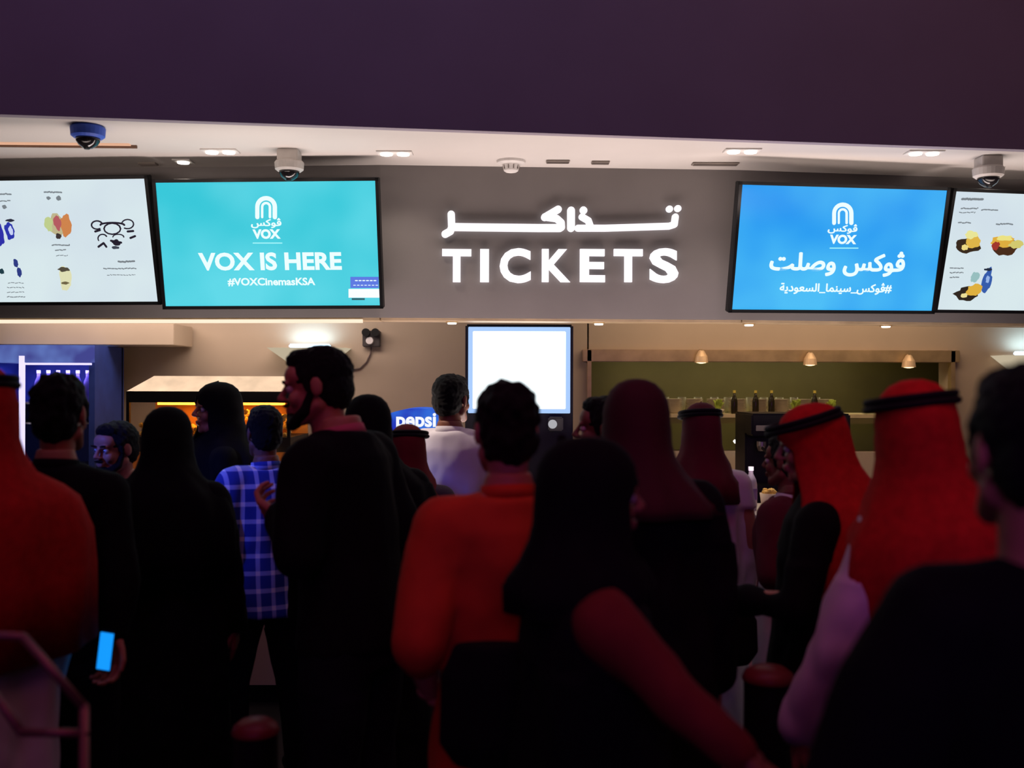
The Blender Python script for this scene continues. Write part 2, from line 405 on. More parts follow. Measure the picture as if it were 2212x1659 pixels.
food(t, L, 'sandwich_picture', [(122, 487, 16, 26, (190, 180, 140)), (143, 486, 12, 23, (205, 130, 75)), (106, 484, 9, 15, (190, 205, 140)), (124, 480, 8, 16, (180, 90, 95)), (127, 510, 6, 6, (60, 50, 50))], 12)
food(t, L, 'cup_picture', [(141, 602, 13, 24, (222, 222, 180)), (138, 582, 13, 5, (80, 74, 60)), (142, 611, 9, 3, (110, 100, 70))], 33)
food(t, L, 'can_picture', [(34, 568, 5, 10, (44, 58, 130)), (42, 588, 5, 10, (44, 58, 130))], 43)
food(t, L, 'can_picture', [(4, 586, 5, 6, (30, 60, 70))], 47)
# ink drawing of a face in strokes
bm = bmesh.new()
def arc(cx, cy, rx, ry, a0, a1, n=12): return [L(cx+rx*math.cos(math.radians(a0+(a1-a0)*k/n)), cy+ry*math.sin(math.radians(a0+(a1-a0)*k/n))) for k in range(n+1)]
for (a, wd) in ((arc(243, 494, 18, 12, 0, 360), .008), (arc(210, 486, 12, 9, 60, 330), .008), (arc(276, 484, 13, 10, 200, 480), .007), (arc(222, 515, 10, 9, 150, 330), .007), (arc(256, 512, 12, 6, 180, 360), .006), (arc(243, 486, 26, 5, 180, 360), .01)):
    stroke_bm(bm, a, wd, -.001, .0008, 5)
for p in ([(213, 533), (224, 525), (230, 533)], [(240, 520), (262, 524)], [(276, 500), (288, 499)], [(282, 514), (292, 510)], [(206, 500), (216, 497)]):
    stroke_bm(bm, [L(*q) for q in p], .012, -.001, .0008, 5)
obj('ink_drawing', bm, M_bk, t)
obj('ink_drawing', blob_bm(L(252, 524), .026, .016, -.001, .0008, 5), M_bk, t)
obj('ink_drawing', blob_bm(L(250, 535), .024, .008, -.001, .0008, 6), emit('ink_soft', (60, 66, 80)), t)
typelines(t, L, [(96, 134, 415, .008), (0, 24, 419, .008), (0, 22, 434, .006), (113, 150, 529, .007), (120, 142, 540, .006), (122, 146, 552, .004), (256, 292, 565, .010), (224, 294, 580, .006), (232, 292, 594, .004), (18, 52, 611, .004), (16, 52, 621, .004), (16, 52, 631, .004), (16, 54, 641, .005)])
obj('menu_number', blob_bm(L(105, 428), .012, .010, -.001, .0008, 8), M_gr, t)
obj('menu_number', blob_bm(L(127, 428), .013, .013, -.001, .0008, 9), M_gr, t)
obj('menu_number', blob_bm(L(10, 447), .012, .012, -.001, .0008, 10), M_gr, t)
# right menu board
t, L = screen('display_screen', 'white menu screen at far right, with popcorn and nacho combo pictures', (3.085, 5.98, 2.475), .215, .262, -.009, M_menu)
food(t, L, 'combo_picture', [(2090, 530, 26, 16, (50, 35, 20)), (2102, 522, 18, 13, (222, 180, 70)), (2098, 507, 14, 8, (232, 228, 150)), (2083, 534, 8, 6, (235, 215, 130))], 51)
food(t, L, 'combo_picture', [(2170, 534, 27, 17, (70, 40, 20)), (2168, 522, 26, 12, (222, 172, 60)), (2150, 531, 8, 9, (160, 50, 40)), (2196, 528, 16, 9, (210, 200, 110)), (2170, 514, 16, 6, (235, 225, 130))], 61)
food(t, L, 'combo_picture', [(2090, 635, 27, 16, (40, 30, 20)), (2104, 626, 17, 12, (222, 175, 60)), (2082, 638, 8, 5, (235, 220, 150)), (2105, 598, 9, 12, (150, 190, 190))], 71)
food(t, L, 'cola_picture', [(2132, 606, 10, 26, (50, 90, 170)), (2134, 582, 9, 3, (30, 40, 60)), (2133, 603, 4, 8, (150, 180, 230))], 81)
typelines(t, L, [(2078, 2124, 430, .013), (2076, 2112, 450, .007), (2120, 2156, 453, .007), (2072, 2106, 459, .005), (2070, 2098, 481, .007), (2152, 2188, 484, .008), (2052, 2082, 579, .006), (2052, 2080, 589, .006), (2052, 2072, 599, .006)])

# ------------------------------------------------------------------ TICKETS sign on the sign wall
a0 = Vector((-.75, 5.77)); a1 = Vector((1.32, 5.88)); yw = math.atan2(a1.y-a0.y, a1.x-a0.x)
MS = Matrix.Translation(((a0.x+a1.x)/2, (a0.y+a1.y)/2, 2.4)) @ Matrix.Rotation(yw, 4, 'Z'); MSi = MS.inverted(); nS = MS.to_3x3() @ Vector((0, 1, 0))
def LS(px, py):
    r = ray(px, py); k = (MS.translation-CAMP).dot(nS)/r.dot(nS); p = MSi @ (CAMP+r*k); return (p.x, p.z)
M_let = emit('lit_letter_face', (255, 250, 255), 1.15)
t = thing('illuminated_sign', 'lit white block letters reading TICKETS on the grey sign wall', 'sign'); t.matrix_world = MS
for ch, x0, x1 in (('T', 955, 1018), ('I', 1037, 1056), ('C', 1079, 1146), ('K', 1170, 1231), ('E', 1252, 1306), ('T', 1325, 1387), ('S', 1402, 1464)):
    e = 0 if ch in 'CS' else 2
    bx = tbox(LS, x0, 537+e, x1, 612-e)
    obj('letter', text_bm(ch, bx, .022, -.003, .035), M_let, t)
t = thing('illuminated_sign', 'lit white Arabic word above the English tickets lettering', 'sign'); t.matrix_world = MS
def Z2(x, y): return LS(x/2.765+800, y/2.765+220)
def stk(pts, wd): return stroke_bm(bmesh.new(), [Z2(*p) for p in pts], wd/2.765*.00262, -.003, .02)
b_ = stk([(483, 675), (486, 752), (478, 775), (447, 792)], 44); join_into(b_, stk([(500, 750), (640, 752), (1000, 756), (1130, 756)], 46))
obj('letter', b_, M_let, t)
b_ = stk([(1120, 645), (1040, 692)], 44); join_into(b_, stk([(1040, 690), (1112, 700), (1138, 724), (1140, 752)], 42)); obj('letter', b_, M_let, t)
obj('letter', stk([(1197, 652), (1197, 756)], 46), M_let, t)
b_ = stk([(1262, 690), (1300, 712), (1312, 745)], 40); join_into(b_, stk([(1238, 757), (1400, 757), (1780, 745), (1812, 735), (1818, 690)], 40)); obj('letter', b_, M_let, t)
obj('letter_dot', stk([(1270, 650), (1272, 652)], 44), M_let, t)
obj('letter_dot', stk([(1782, 643), (1784, 643)], 40), M_let, t); obj('letter_dot', stk([(1832, 640), (1834, 640)], 40), M_let, t)

# ------------------------------------------------------------------ ceiling fixtures
def on_ceiling(px, py, z=CZ):
    r = ray(px, py); return CAMP + r*((z-EYE)/r.z)
M_lamp = emit('lamp_face', (255, 244, 232), 4.0)
M_plate = mat('fixture_white', (210, 205, 200), .6)
def downlight(px, py, label, n=1, e=8, group='downlights in the white soffit', z=CZ, col=(1, .86, .74), r=.032):
    p = on_ceiling(px, py, z)
    t = thing('recessed_downlight', label, 'ceiling light', (p.x, p.y, z), 0, group)
    xs = (0,) if n == 1 else (-.045, .045)
    obj('trim_plate', B((0, 0, -.004), (.1 if n == 1 else .19, .1, .008), .002), M_plate, t)
    for x in xs:
        obj('lamp', lathe(bmesh.new(), [(r, -.016), (r*1.05, -.008)], (x, 0, 0), 16), M_lamp, t)
    l = light('downlight_beam', 'SPOT', (p.x, p.y, z-.03), (p.x, p.y-.01, 0), col, e, .03, angle=120, blend=.8)
downlight(476, 325, 'twin downlight in soffit above the teal screen', 2)
downlight(853, 329, 'twin downlight in soffit between the teal screen and tickets sign', 2)
downlight(1603, 324, 'twin downlight in soffit above left corner of blue screen', 2)
downlight(1996, 328, 'twin downlight in soffit above right corner of blue screen', 2)
downlight(396, 347, 'single downlight near the sign wall, above the gap between left screens', 1, 4)
downlight(2145, 363, 'single downlight directly above the camera dome at far right', 1, 4)
for (px, py, lb) in ((970, 688, 'small strip downlight under the sign wall, left of tall lightbox'), (1300, 692, 'small strip downlight under the sign wall, right of tall lightbox'), (1625, 697, 'small strip downlight under the left edge of blue screen'), (1922, 701, 'small strip downlight under the right half of blue screen')):
    p = on_ceiling(px, py, HB-.015)
    for (a, b) in zip(hp, hp[1:]):
        if a[0] <= p.x <= b[0]: p.y = a[1]+(b[1]-a[1])*(p.x-a[0])/(b[0]-a[0])+.1
    t = thing('strip_downlight', lb, 'ceiling light', (p.x, p.y, HB-.016), 0, 'small downlights under the sign wall')
    obj('lamp', lathe(bmesh.new(), [(.024, -.014), (.028, -.001)], (0, 0, 0), 16), M_lamp, t)
    obj('trim_ring', lathe(bmesh.new(), [(.036, -.006), (.036, .001)], (0, 0, 0), 16), M_trim, t)
    light('strip_beam', 'SPOT', (p.x, p.y, HB-.04), (p.x, p.y+.15, 0), (1, .8, .55), 1.6, .03, angle=130, blend=.8)
# warm light line under left part of sign wall
a = Vector((-3.4, 5.97, HB-.02)); b = Vector((-.85, 5.79, HB-.02)); d = b-a
tag(obj('light_strip', box(bmesh.new(), (a+b)/2+Vector((0, -.004, .0)), (d.length, .02, .02), Matrix.Rotation(math.atan2(d.y, d.x), 4, 'Z')), emit('strip_glow', (255, 232, 205), 1.1)), 'thin glowing light strip along the sign wall foot below the left screens', 'light strip')
# slot in the left soffit
p = on_ceiling(110, 308)
t = thing('ceiling_slot_light', 'long warm lit slot recessed in the left end of the soffit', 'ceiling light', (p.x-.35, p.y, CZ-.004))
obj('slot_glow', B((0, .0, 0), (1.5, .03, .008), rot=Matrix.Rotation(.03, 4, 'Z')), emit('slot_glow', (226, 172, 140), 1.0), t)
obj('slot_edge', B((0, .03, -.004), (1.55, .015, .016), rot=Matrix.Rotation(.03, 4, 'Z')), mat('slot_edge', (110, 85, 70), .8), t)
# flush plates
for (px, py, wd, lb) in ((1205, 347, .13, 'thin flush vent plate in soffit right of the white ceiling dome'), (1297, 349, .1, 'small square flush plate with a bright spot in the soffit centre'), (1545, 352, .26, 'long flush vent plate in soffit left of the blue screen'), (320, 352, .1, 'small flush plate at the soffit edge above the left menu screen')):
    p = on_ceiling(px, py)
    t = thing('flush_vent', lb, 'vent', (p.x, p.y, CZ-.006), 0, 'flush plates in the soffit')
    bm = bmesh.new()
    for k in range(3): box(bm, (0, -.015+.015*k, -.005), (wd*.94, .005, .006))
    obj('slats', bm, mat('vent_slat', (120, 110, 104), .7), t)
    obj('frame', B((0, 0, 0), (wd, .06, .008), .002), mat('vent_frame', (140, 130, 122), .7), t)
# camera domes
def dome(px, py, label, kind='white', s=1.0, D=None):
    p = on_ceiling(px, py, CZ) if D is None else Vector((W(px, py, D).x, D, CZ))
    t = thing('dome_camera', label, 'security camera', (p.x, p.y, CZ-.002), 0, 'dome cameras under the soffit')
    mb = mat('dome_housing_blue', (60, 90, 190), .5) if kind == 'blue' else mat('dome_housing', (185, 178, 172), .5)
    if D is not None: obj('spacer', B((0, 0, -.03), (.11, .11, .06), .004), mb, t)
    zo = 0 if D is None else -.055
    obj('mount', lathe(bmesh.new(), [(.062*s, -.055*s), (.075*s, -.045*s), (.078*s, -.01), (.07*s, 0)], (0, 0, zo), n=24), mb, t, smooth=False)
    obj('dome', lathe(bmesh.new(), [(.004, -.105*s), (.022*s, -.1*s), (.042*s, -.085*s), (.052*s, -.068*s), (.055*s, -.05*s)], (0, 0, zo), n=24), mat('smoked_dome', (26, 24, 26), .12, spec=.6), t, smooth=True)
    obj('lens', lathe(bmesh.new(), [(.012*s, -.108*s), (.016*s, -.098*s)], (0, -.012, zo), 12), M_black, t)
    return t
dome(190, 272, 'blue-tinted dome camera at the left end of the soffit', 'blue', 1.05)
dome(625, 352, 'white dome camera hanging in front of the teal screen top', 'white', 1.0, 5.42)
dome(2135, 366, 'dome camera in front of the right white menu screen top edge', 'white', 1.05, 5.52)
p = on_ceiling(1104, 352)
t = thing('smoke_detector', 'white stepped smoke detector in the soffit above the tickets sign', 'smoke detector', (p.x, p.y-.06, CZ-.002))
obj('base', lathe(bmesh.new(), [(.062, -.02), (.078, -.012), (.08, 0)]), M_plate, t)
obj('sensor_head', lathe(bmesh.new(), [(.03, -.062), (.04, -.055), (.05, -.02)]), M_plate, t)
bm = bmesh.new()
for k in range(10): box(bm, (.043*math.cos(k*PI/5), .043*math.sin(k*PI/5), -.037), (.012, .004, .022), Matrix.Rotation(k*PI/5, 4, 'Z'))
obj('grille', bm, mat('vent_slat', (120, 110, 104)), t)

# ------------------------------------------------------------------ back wall fittings
def sconce(px, py, label, s=1.0):
    c = W(px, py, BY-.12)
    t = thing('wall_sconce', label, 'wall lamp', (c.x, BY-.005, c.z), 0, 'uplight sconces on the kitchen wall')
    bm = bmesh.new(); top = [(-.29, -.21), (.29, -.21), (.29, -.0), (-.29, 0)]; bot = [(-.1, -.07), (.1, -.07), (.1, 0), (-.1, 0)]
    a = [bm.verts.new((x*s, y, 0)) for x, y in top]; b = [bm.verts.new((x*s, y, -.15*s)) for x, y in bot]
    for k in range(4): bm.faces.new((a[k], a[(k+1) % 4], b[(k+1) % 4], b[k]))
    bm.faces.new(b[::-1]); f = bm.faces.new(a)
    obj('shade', bm, emit('sconce_shade', (190, 176, 150), 1.0), t)
    obj('tube_lamp', B((0, -.09, .016), (.30*s, .06, .03), .008), emit('cool_lamp', (205, 232, 255), 2.5), t)
    l = light('sconce_beam', 'AREA', (c.x, BY-.09, c.z+.04), (c.x, BY+.02, c.z+.7), (.45, .76, 1), 1.1, .3, .06)
    return t
sconce(668, 752, 'trapezoid uplight sconce glowing blue-white behind the bearded man')
sconce(2240, 768, 'trapezoid uplight sconce glowing blue-white at the right picture edge')
# socket box with cable
c = W(803, 732, BY-.03)
t = thing('emergency_light', 'small twin-lamp emergency light box on wall right of left sconce', 'emergency light', (c.x, BY-.002, c.z))
obj('box', B((.0, -.03, -.0), (.13, .06, .12), .006), mat('grey_box', (74, 68, 68), .6), t)
for s in (-1, 1):
    l = obj('lamp_head', xform(lathe(bmesh.new(), [(.012, 0), (.03, .02), (.03, .05)], n=16), Matrix.Translation((s*.035, -.05, .045)) @ Matrix.Rotation(PI/2, 4, 'X')), M_black, t)
obj('front_lens', xform(lathe(bmesh.new(), [(.03, 0), (.026, .02)], n=16), Matrix.Translation((-.01, -.06, -.015)) @ Matrix.Rotation(PI/2, 4, 'X')), mat('white_lens', (230, 226, 226), .4), t)
bm = bmesh.new(); pts = [W(x, y, BY-.012)-Vector((c.x, BY-.002, c.z)) for x, y in ((802, 748), (800, 765), (792, 782), (778, 796), (755, 800), (742, 815))]
tube(bm, pts, .006); obj('cable', bm, mat('cable_grey', (110, 96, 92), .7), t)

# tall lightbox cabinet
D = 6.2
p0 = W(1005, 700, D); p1 = W(1238, 958, D); cx = (p0.x+p1.x)/2; wd = p1.x-p0.x
t = thing('lightbox_cabinet', 'tall black cabinet with glowing white screen above its dark base', 'lightbox', (cx, D, 0))
obj('cabinet', B((0, .16, p0.z/2), (wd, .3, p0.z), .01), mat('cabinet_black', (12, 14, 26), .4), t)
q0 = W(1012, 706, D-.01); q1 = W(1232, 893, D-.01)
obj('screen_glow', B((0, -.0, (q0.z+q1.z)/2), (q1.x-q0.x, .03, q0.z-q1.z), .003), emit('lightbox_edge', (170, 205, 255), 1.0), t)
obj('screen_face', B((0, -.018, (q0.z+q1.z)/2), ((q1.x-q0.x)*.91, .01, (q0.z-q1.z)*.9), .004), emit('lightbox_white', (240, 252, 255), 1.6), t)
r0 = W(1197, 916, D-.05)
obj('card_reader', B((r0.x-cx+.01, -.03, r0.z), (.09, .05, .085), .008), mat('reader_grey', (70, 70, 74), .5), t)
obj('reader_button', xform(lathe(bmesh.new(), [(.02, 0), (.027, .012), (.0, .016)], n=20), Matrix.Translation((r0.x-cx-.01, -.058, r0.z)) @ Matrix.Rotation(PI/2, 4, 'X')), emit('button_white', (190, 190, 196), .8), t)

# popcorn warmer
D = 6.75
a = W(290, 845, D); b = W(612, 870, D); cx = (a.x+b.x)/2; wd = b.x-a.x+.1
top = W(400, 812, D).z
t = thing('popcorn_warmer', 'glass popcorn warmer with sloped steel hood, glowing orange', 'popcorn machine', (cx, D, 0))
bm = bmesh.new()
lo = [(-wd/2, 0), (wd/2, 0), (wd/2, .6), (-wd/2, .6)]; hi = [(-wd/2+.14, .12), (wd/2-.02, .12), (wd/2-.02, .6), (-wd/2+.14, .6)]
A_ = [bm.verts.new((x, y, a.z)) for x, y in lo]; B_ = [bm.verts.new((x, y, top)) for x, y in hi]
for k in range(4): bm.faces.new((A_[k], A_[(k+1) % 4], B_[(k+1) % 4], B_[k]))
bm.faces.new(A_[::-1]); bm.faces.new(B_); obj('hood', bm, mat('hood_steel', (190, 180, 160), .45, metal=.5), t)
z1 = a.z; z2 = b.z; z3 = W(400, 944, D).z; z4 = W(400, 976, D).z; z5 = W(540, 1020, D).z
obj('black_band', B((0, .29, (z1+z2)/2), (wd, .6, z1-z2)), M_black, t)
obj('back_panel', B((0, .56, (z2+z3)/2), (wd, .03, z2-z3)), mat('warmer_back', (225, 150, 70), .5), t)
obj('glass_front', B((0, .0, (z2+z3)/2), (wd-.04, .006, z2-z3)), mat('warmer_glass', (255, 240, 220), .02, trans=1, var=0), t)
bm = bmesh.new()
for s in (-1, 0, 1): box(bm, (s*(wd/2-.012), .0, (z2+z3)/2), (.02, .03, z2-z3))
obj('corner_post', bm, M_black, t)
obj('base_shelf', B((0, .29, (z3+z4)/2), (wd, .6, z3-z4)), mat('warmer_base', (30, 26, 26), .5), t)
obj('blue_strip', B((W(528, 945, D).x-cx, -.02, z3+.01), (.2, .02, .02)), emit('strip_blue', (70, 120, 160), .9), t)
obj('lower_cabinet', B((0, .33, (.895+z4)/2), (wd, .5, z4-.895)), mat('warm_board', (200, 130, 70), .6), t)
obj('warm_glow', B((0, .3, z2-.012), (wd*.8, .05, .02)), emit('heat_tube', (255, 170, 60), 5), t)
light('warmer_glow', 'AREA', (cx, D+.3, z2-.03), (cx, D+.3, 0), (1, .5, .12), 2.4, wd*.8, .3)
light('lower_warmer_glow', 'AREA', (cx, D-.1, z4-.02), (cx, D+.1, 1.0), (1, .55, .2), .6, wd*.8, .05)
bm = bmesh.new(); rnd = random.Random(4)
for k in range(420):
    x = rnd.uniform(-wd/2+.05, wd/2-.05); y = rnd.uniform(.06, .5); hgt = .10+.05*math.sin(x*5)+.03*math.sin(x*13)
    z = z3+.01+rnd.random()*hgt
    r = rnd.uniform(.012, .02)
    bmesh.ops.create_icosphere(bm, subdivisions=1, radius=r, matrix=Matrix.Translation((x+cx, y+D, z)))
tag(obj('popcorn', bm, mat('popcorn', (250, 205, 110), .8)), 'heap of yellow popcorn lit orange inside the warmer', 'popcorn', kind='stuff')

# drinks fridge at left
D = 6.95
a = W(-40, 745, D); b = W(205, 745, D); cx = (a.x+b.x)/2; wd = b.x-a.x
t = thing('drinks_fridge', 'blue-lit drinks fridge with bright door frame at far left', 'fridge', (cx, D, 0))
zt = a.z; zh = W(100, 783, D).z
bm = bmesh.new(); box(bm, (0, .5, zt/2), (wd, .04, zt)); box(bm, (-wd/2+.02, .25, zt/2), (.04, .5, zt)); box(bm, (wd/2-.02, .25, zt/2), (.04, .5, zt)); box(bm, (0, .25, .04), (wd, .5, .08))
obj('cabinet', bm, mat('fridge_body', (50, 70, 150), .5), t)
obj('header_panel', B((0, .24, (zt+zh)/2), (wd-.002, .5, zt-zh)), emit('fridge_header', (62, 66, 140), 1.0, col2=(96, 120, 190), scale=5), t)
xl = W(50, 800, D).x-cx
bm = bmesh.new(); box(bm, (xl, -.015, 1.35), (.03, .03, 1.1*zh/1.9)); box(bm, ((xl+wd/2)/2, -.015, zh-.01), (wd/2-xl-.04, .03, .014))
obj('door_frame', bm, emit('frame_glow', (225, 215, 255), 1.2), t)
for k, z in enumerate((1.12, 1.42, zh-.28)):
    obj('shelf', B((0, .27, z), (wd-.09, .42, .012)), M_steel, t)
light('fridge_glow', 'AREA', (cx, D+.12, zh-.04), (cx, D+.3, 1.2), (.45, .35, 1), 2.2, wd*.8, .1)
def bottle_mesh(h=.22, r=.028): return [(r*.9, 0), (r, .01), (r, h*.55), (r*.8, h*.68), (r*.4, h*.8), (r*.38, h*.93)]
proto = None; zsh = zh-.274
NB = int((wd/2-xl-.10)/.068)+1
for k in range(min(NB, 10)):
    loc = (cx+xl+.05+k*.068, D+.12, zsh)
    lb = 'upright bottle in the blue-lit fridge, %s on its top shelf' % nth(k, min(NB, 10))
    if proto is None:
        proto = thing('drink_bottle', lb, 'bottle', loc, 0, 'bottles on the fridge top shelf')
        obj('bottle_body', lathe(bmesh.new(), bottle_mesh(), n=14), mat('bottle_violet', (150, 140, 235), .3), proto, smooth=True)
        obj('cap', lathe(bmesh.new(), [(.013, .2), (.013, .222)], n=12), mat('cap_white', (230, 230, 255), .4), proto)
    else: dup_tree(proto, loc, label=lb)

# soft drink dispenser
D = 6.3
a = W(838, 882, D); b = W(968, 945, D); cx = (a.x+b.x)/2; wd = b.x-a.x
t = thing('drinks_dispenser', 'blue soft drink dispenser with curved top and white pepsi lettering', 'drinks dispenser', (cx, D, 0))
bm = bmesh.new(); pr = []
n = 16
for k in range(n+1):
    x = -wd/2+wd*k/n; pr.append((x, a.z-.035*((2*k/n-1)**2)))
zb = b.z-.04
f = [bm.verts.new((x, 0, z)) for x, z in pr]+[bm.verts.new((wd/2, 0, zb)), bm.verts.new((-wd/2, 0, zb))]
g = [bm.verts.new((v.co.x, .4, v.co.z)) for v in f]; N = len(f)
bm.faces.new(f); bm.faces.new(g[::-1])
for k in range(N): bm.faces.new((f[k], g[k], g[(k+1) % N], f[(k+1) % N]))
obj('lit_front', bm, emit('dispenser_blue', (30, 44, 180), 1.0, col2=(46, 110, 220), scale=6), t)
obj('lettering', text_bm('pepsi', (W(856, 905, D).x-cx, W(900, 932, D).z, W(942, 905, D).x-cx, W(900, 892, D).z), .006, -.001, .03), emit('white_type', (245, 248, 255)), t)
obj('body', B((0, .2, (zb+.9)/2-.0), (wd*.96, .38, zb-.9), .01), M_black, t)
obj('base', B((0, .2, .45), (wd, .42, .9), .01), M_black, t)
for k in range(4): obj('nozzle', B((-.12+.08*k, -.03, zb-.03), (.03, .06, .06), .004), M_steel, t)

# small lamps added where lights only reflect in the pass window
for i, (px, py, lb) in enumerate(((1515, 770, 'added lamp for a reflection at the left of the pass window, straight below blue screen left edge'), (1750, 775, 'middle of the three lamps added for reflections in the pass window'), (1963, 780, 'added lamp for a reflection at the right of the pass window, above the tall red headscarf'))):
    c = W(px, py, BY-.12)
    t = thing('warm_glow', lb, 'reflection lamp', (c.x, BY-.12, c.z), 0, 'lamps added for reflections in the pass window')
    obj('reflector', lathe(bmesh.new(), [(.05, -.045), (.044, .0), (.022, .04), (.008, .05)], n=20), mat('lamp_metal', (235, 205, 165), .4, metal=.3), t)
    obj('bulb', lathe(bmesh.new(), [(.01, -.052), (.036, -.046), (.036, -.04)], n=16), emit('warm_bulb', (255, 215, 160), 3.0), t)
    obj('bracket', B((0, .05, .045), (.014, .13, .014)), M_trim, t)
    light('reflection_lamp_beam', 'SPOT', (c.x, BY-.14, c.z-.03), (c.x, BY-.0, 1.0), (1, .72, .4), 2.2, .03, angle=150, blend=.7)
light('pass_glow', 'AREA', ((xw0+xw1)/2, BY+.6, zw1+.05), ((xw0+xw1)/2, BY+.9, 1.2), (1, .85, .5), 9, 2.2, .3)
# pass shelf and what stands on it
zs = W(1600, 893, BY+.1).z
t = thing('pass_shelf', 'steel shelf across the pass window carrying plates and glasses', 'shelf', ((xw0+xw1)/2, BY+.15, zs))
obj('shelf_board', B((0, 0, -.015), (xw1-xw0-.04, .42, .03), .003), mat('shelf_steel', (210, 195, 150), .5, metal=.3), t)
obj('shelf_lip', B((0, -.2, -.04), (xw1-xw0-.04, .015, .06)), M_olive, t)
rnd = random.Random(8)
cup0 = None; k = 0
for k, px in enumerate((1455, 1500, 1547, 1594, 1641, 1688, 1735, 1782)):
    c = W(px, 880, BY+.1); z = zs
    lb = 'stack of white plates on the pass window shelf, %s of eight' % nth(k, 8)
    if cup0 is None:
        cup0 = thing('plate_stack', lb, 'plates', (c.x, BY+.12, z), 0, 'plate stacks on the pass shelf')
        bm = bmesh.new()
        for q in range(12): lathe(bm, [(.04, .009*q), (.068, .009*q+.008), (.069, .009*q+.010)], n=20)
        obj('plates', bm, mat('plate_white', (225, 215, 190), .4), cup0)
    else: dup_tree(cup0, (c.x, BY+.12, z), label=lb)
gl = None
for k, px in enumerate((1440, 1477, 1512, 1548, 1578, 1626, 1656, 1690, 1722, 1770)):
    c = W(px, 870, BY+.2); lb = 'clear drinking glass at the back of the pass window shelf, %s' % nth(k, 10)
    if gl is None:
        gl = thing('drinking_glass', lb, 'glass', (c.x, BY+.29, zs), 0, 'glasses on the pass shelf')
        obj('glass_body', lathe(bmesh.new(), [(.026, 0), (.034, .12), (.031, .12), (.023, .008)], n=16), mat('glass_clear', (230, 230, 200), .1, trans=.6), gl, smooth=True)
    else: dup_tree(gl, (c.x, BY+.29, zs), label=lb)
bt = None
for i, px in enumerate((1580, 1626, 1660, 1752)):
    c = W(px, 870, BY+.1)
    lb = 'dark sauce bottle among plates on the pass window shelf, %s of four' % nth(i, 4)
    if bt is None:
        bt = thing('sauce_bottle', lb, 'bottle', (c.x, BY+.0, zs), 0, 'dark bottles on the pass shelf')
        obj('bottle_body', lathe(bmesh.new(), bottle_mesh(.17, .024), n=14), mat('bottle_dark', (40, 34, 20), .2), bt, smooth=True)
        obj('cap', lathe(bmesh.new(), [(.011, .155), (.011, .175)], n=10), mat('cap_yellow', (220, 200, 90), .5), bt)
    else: dup_tree(bt, (c.x, BY+.01, zs), label=lb)
for i, (px, py, rr) in enumerate(((1782, 878, .05), (1705, 876, .05), (1538, 874, .045))):
    c = W(px, py, BY+.0); lb = ('bowl of green salad leaves at right end of the pass shelf', 'bowl of green salad leaves at centre of the pass shelf', 'bowl of green salad leaves at left end of the pass shelf')[i]
    t = thing('salad_bowl', lb, 'salad bowl', (c.x+.04, BY-.03, zs), 0, 'salad bowls on the pass shelf')
    obj('bowl', lathe(bmesh.new(), [(.025, 0), (rr, .035), (rr*.9, .035), (.02, .01)], n=20), mat('plate_white', (225, 215, 190)), t, smooth=True)
    bm = bmesh.new()
    for q in range(22):
        a = rnd.uniform(0, 2*PI); tl = rnd.uniform(.1, .8)
        m_ = Matrix.Translation((rr*.55*math.cos(a)*rnd.random(), rr*.55*math.sin(a)*rnd.random(), .05+rnd.random()*.03)) @ Matrix.Rotation(a, 4, 'Z') @ Matrix.Rotation(tl, 4, 'Y')
        join_into(bm, xform(ell(bmesh.new(), (0, 0, 0), (.008, .014, .036), u=8, v=5), m_))
    obj('leaves', bm, mat('salad_green', (150, 170, 60), .6), t)
# lower olive unit and coffee machine
D = 6.35
a = W(1622, 893, D); b = W(1835, 1062, D); cx = (a.x+b.x)/2; wd = b.x-a.x
t = thing('coffee_machine', 'black coffee machine behind counter, left of shemagh wearer', 'coffee machine', (cx, D, 0))
t['label'] = 'black coffee machine on a stand behind the counter, below the pass window'
obj('stand', B((0, .22, (b.z-.02)/2), (wd, .44, b.z-.02), .006), M_black, t)
bm = B((0, .3, (a.z+b.z)/2), (wd, .3, a.z-b.z), .01); box(bm, (0, .08, a.z-.07), (wd, .2, .14), None, .01); box(bm, (0, .06, b.z+.02), (wd, .24, .04), None, .006)
obj('body', bm, M_black, t)
c = W(1648, 925, D-.03)
obj('name_plate', B((c.x-cx, -.028, c.z), (.085, .008, .035), .002), mat('plate_grey', (150, 150, 140), .4), t)
for px in (1650, 1700, 1760): 
    c = W(px, 965, D); obj('group_head', lathe(bmesh.new(), [(.02, -.03), (.03, 0), (.03, .03)], (c.x-cx, .06, c.z)), M_steel, t)
    obj('portafilter_handle', tube(bmesh.new(), [(c.x-cx, .04, c.z-.01), (c.x-cx, -.08, c.z-.03)], .009), M_black, t)
c = W(1592, 953, 6.6)
t = thing('under_shelf_lamp', 'small bright spot lamp on the olive wall unit, left of coffee machine', 'lamp', (c.x, BY-.04, W(1592, 953, BY-.04).z))
t.location.x = W(1592, 953, BY-.04).x
obj('lamp', lathe(bmesh.new(), [(.018, -.016), (.028, .0), (.02, .01)]), M_lamp, t)
obj('bracket', B((0, .02, .02), (.02, .04, .02)), M_steel, t)
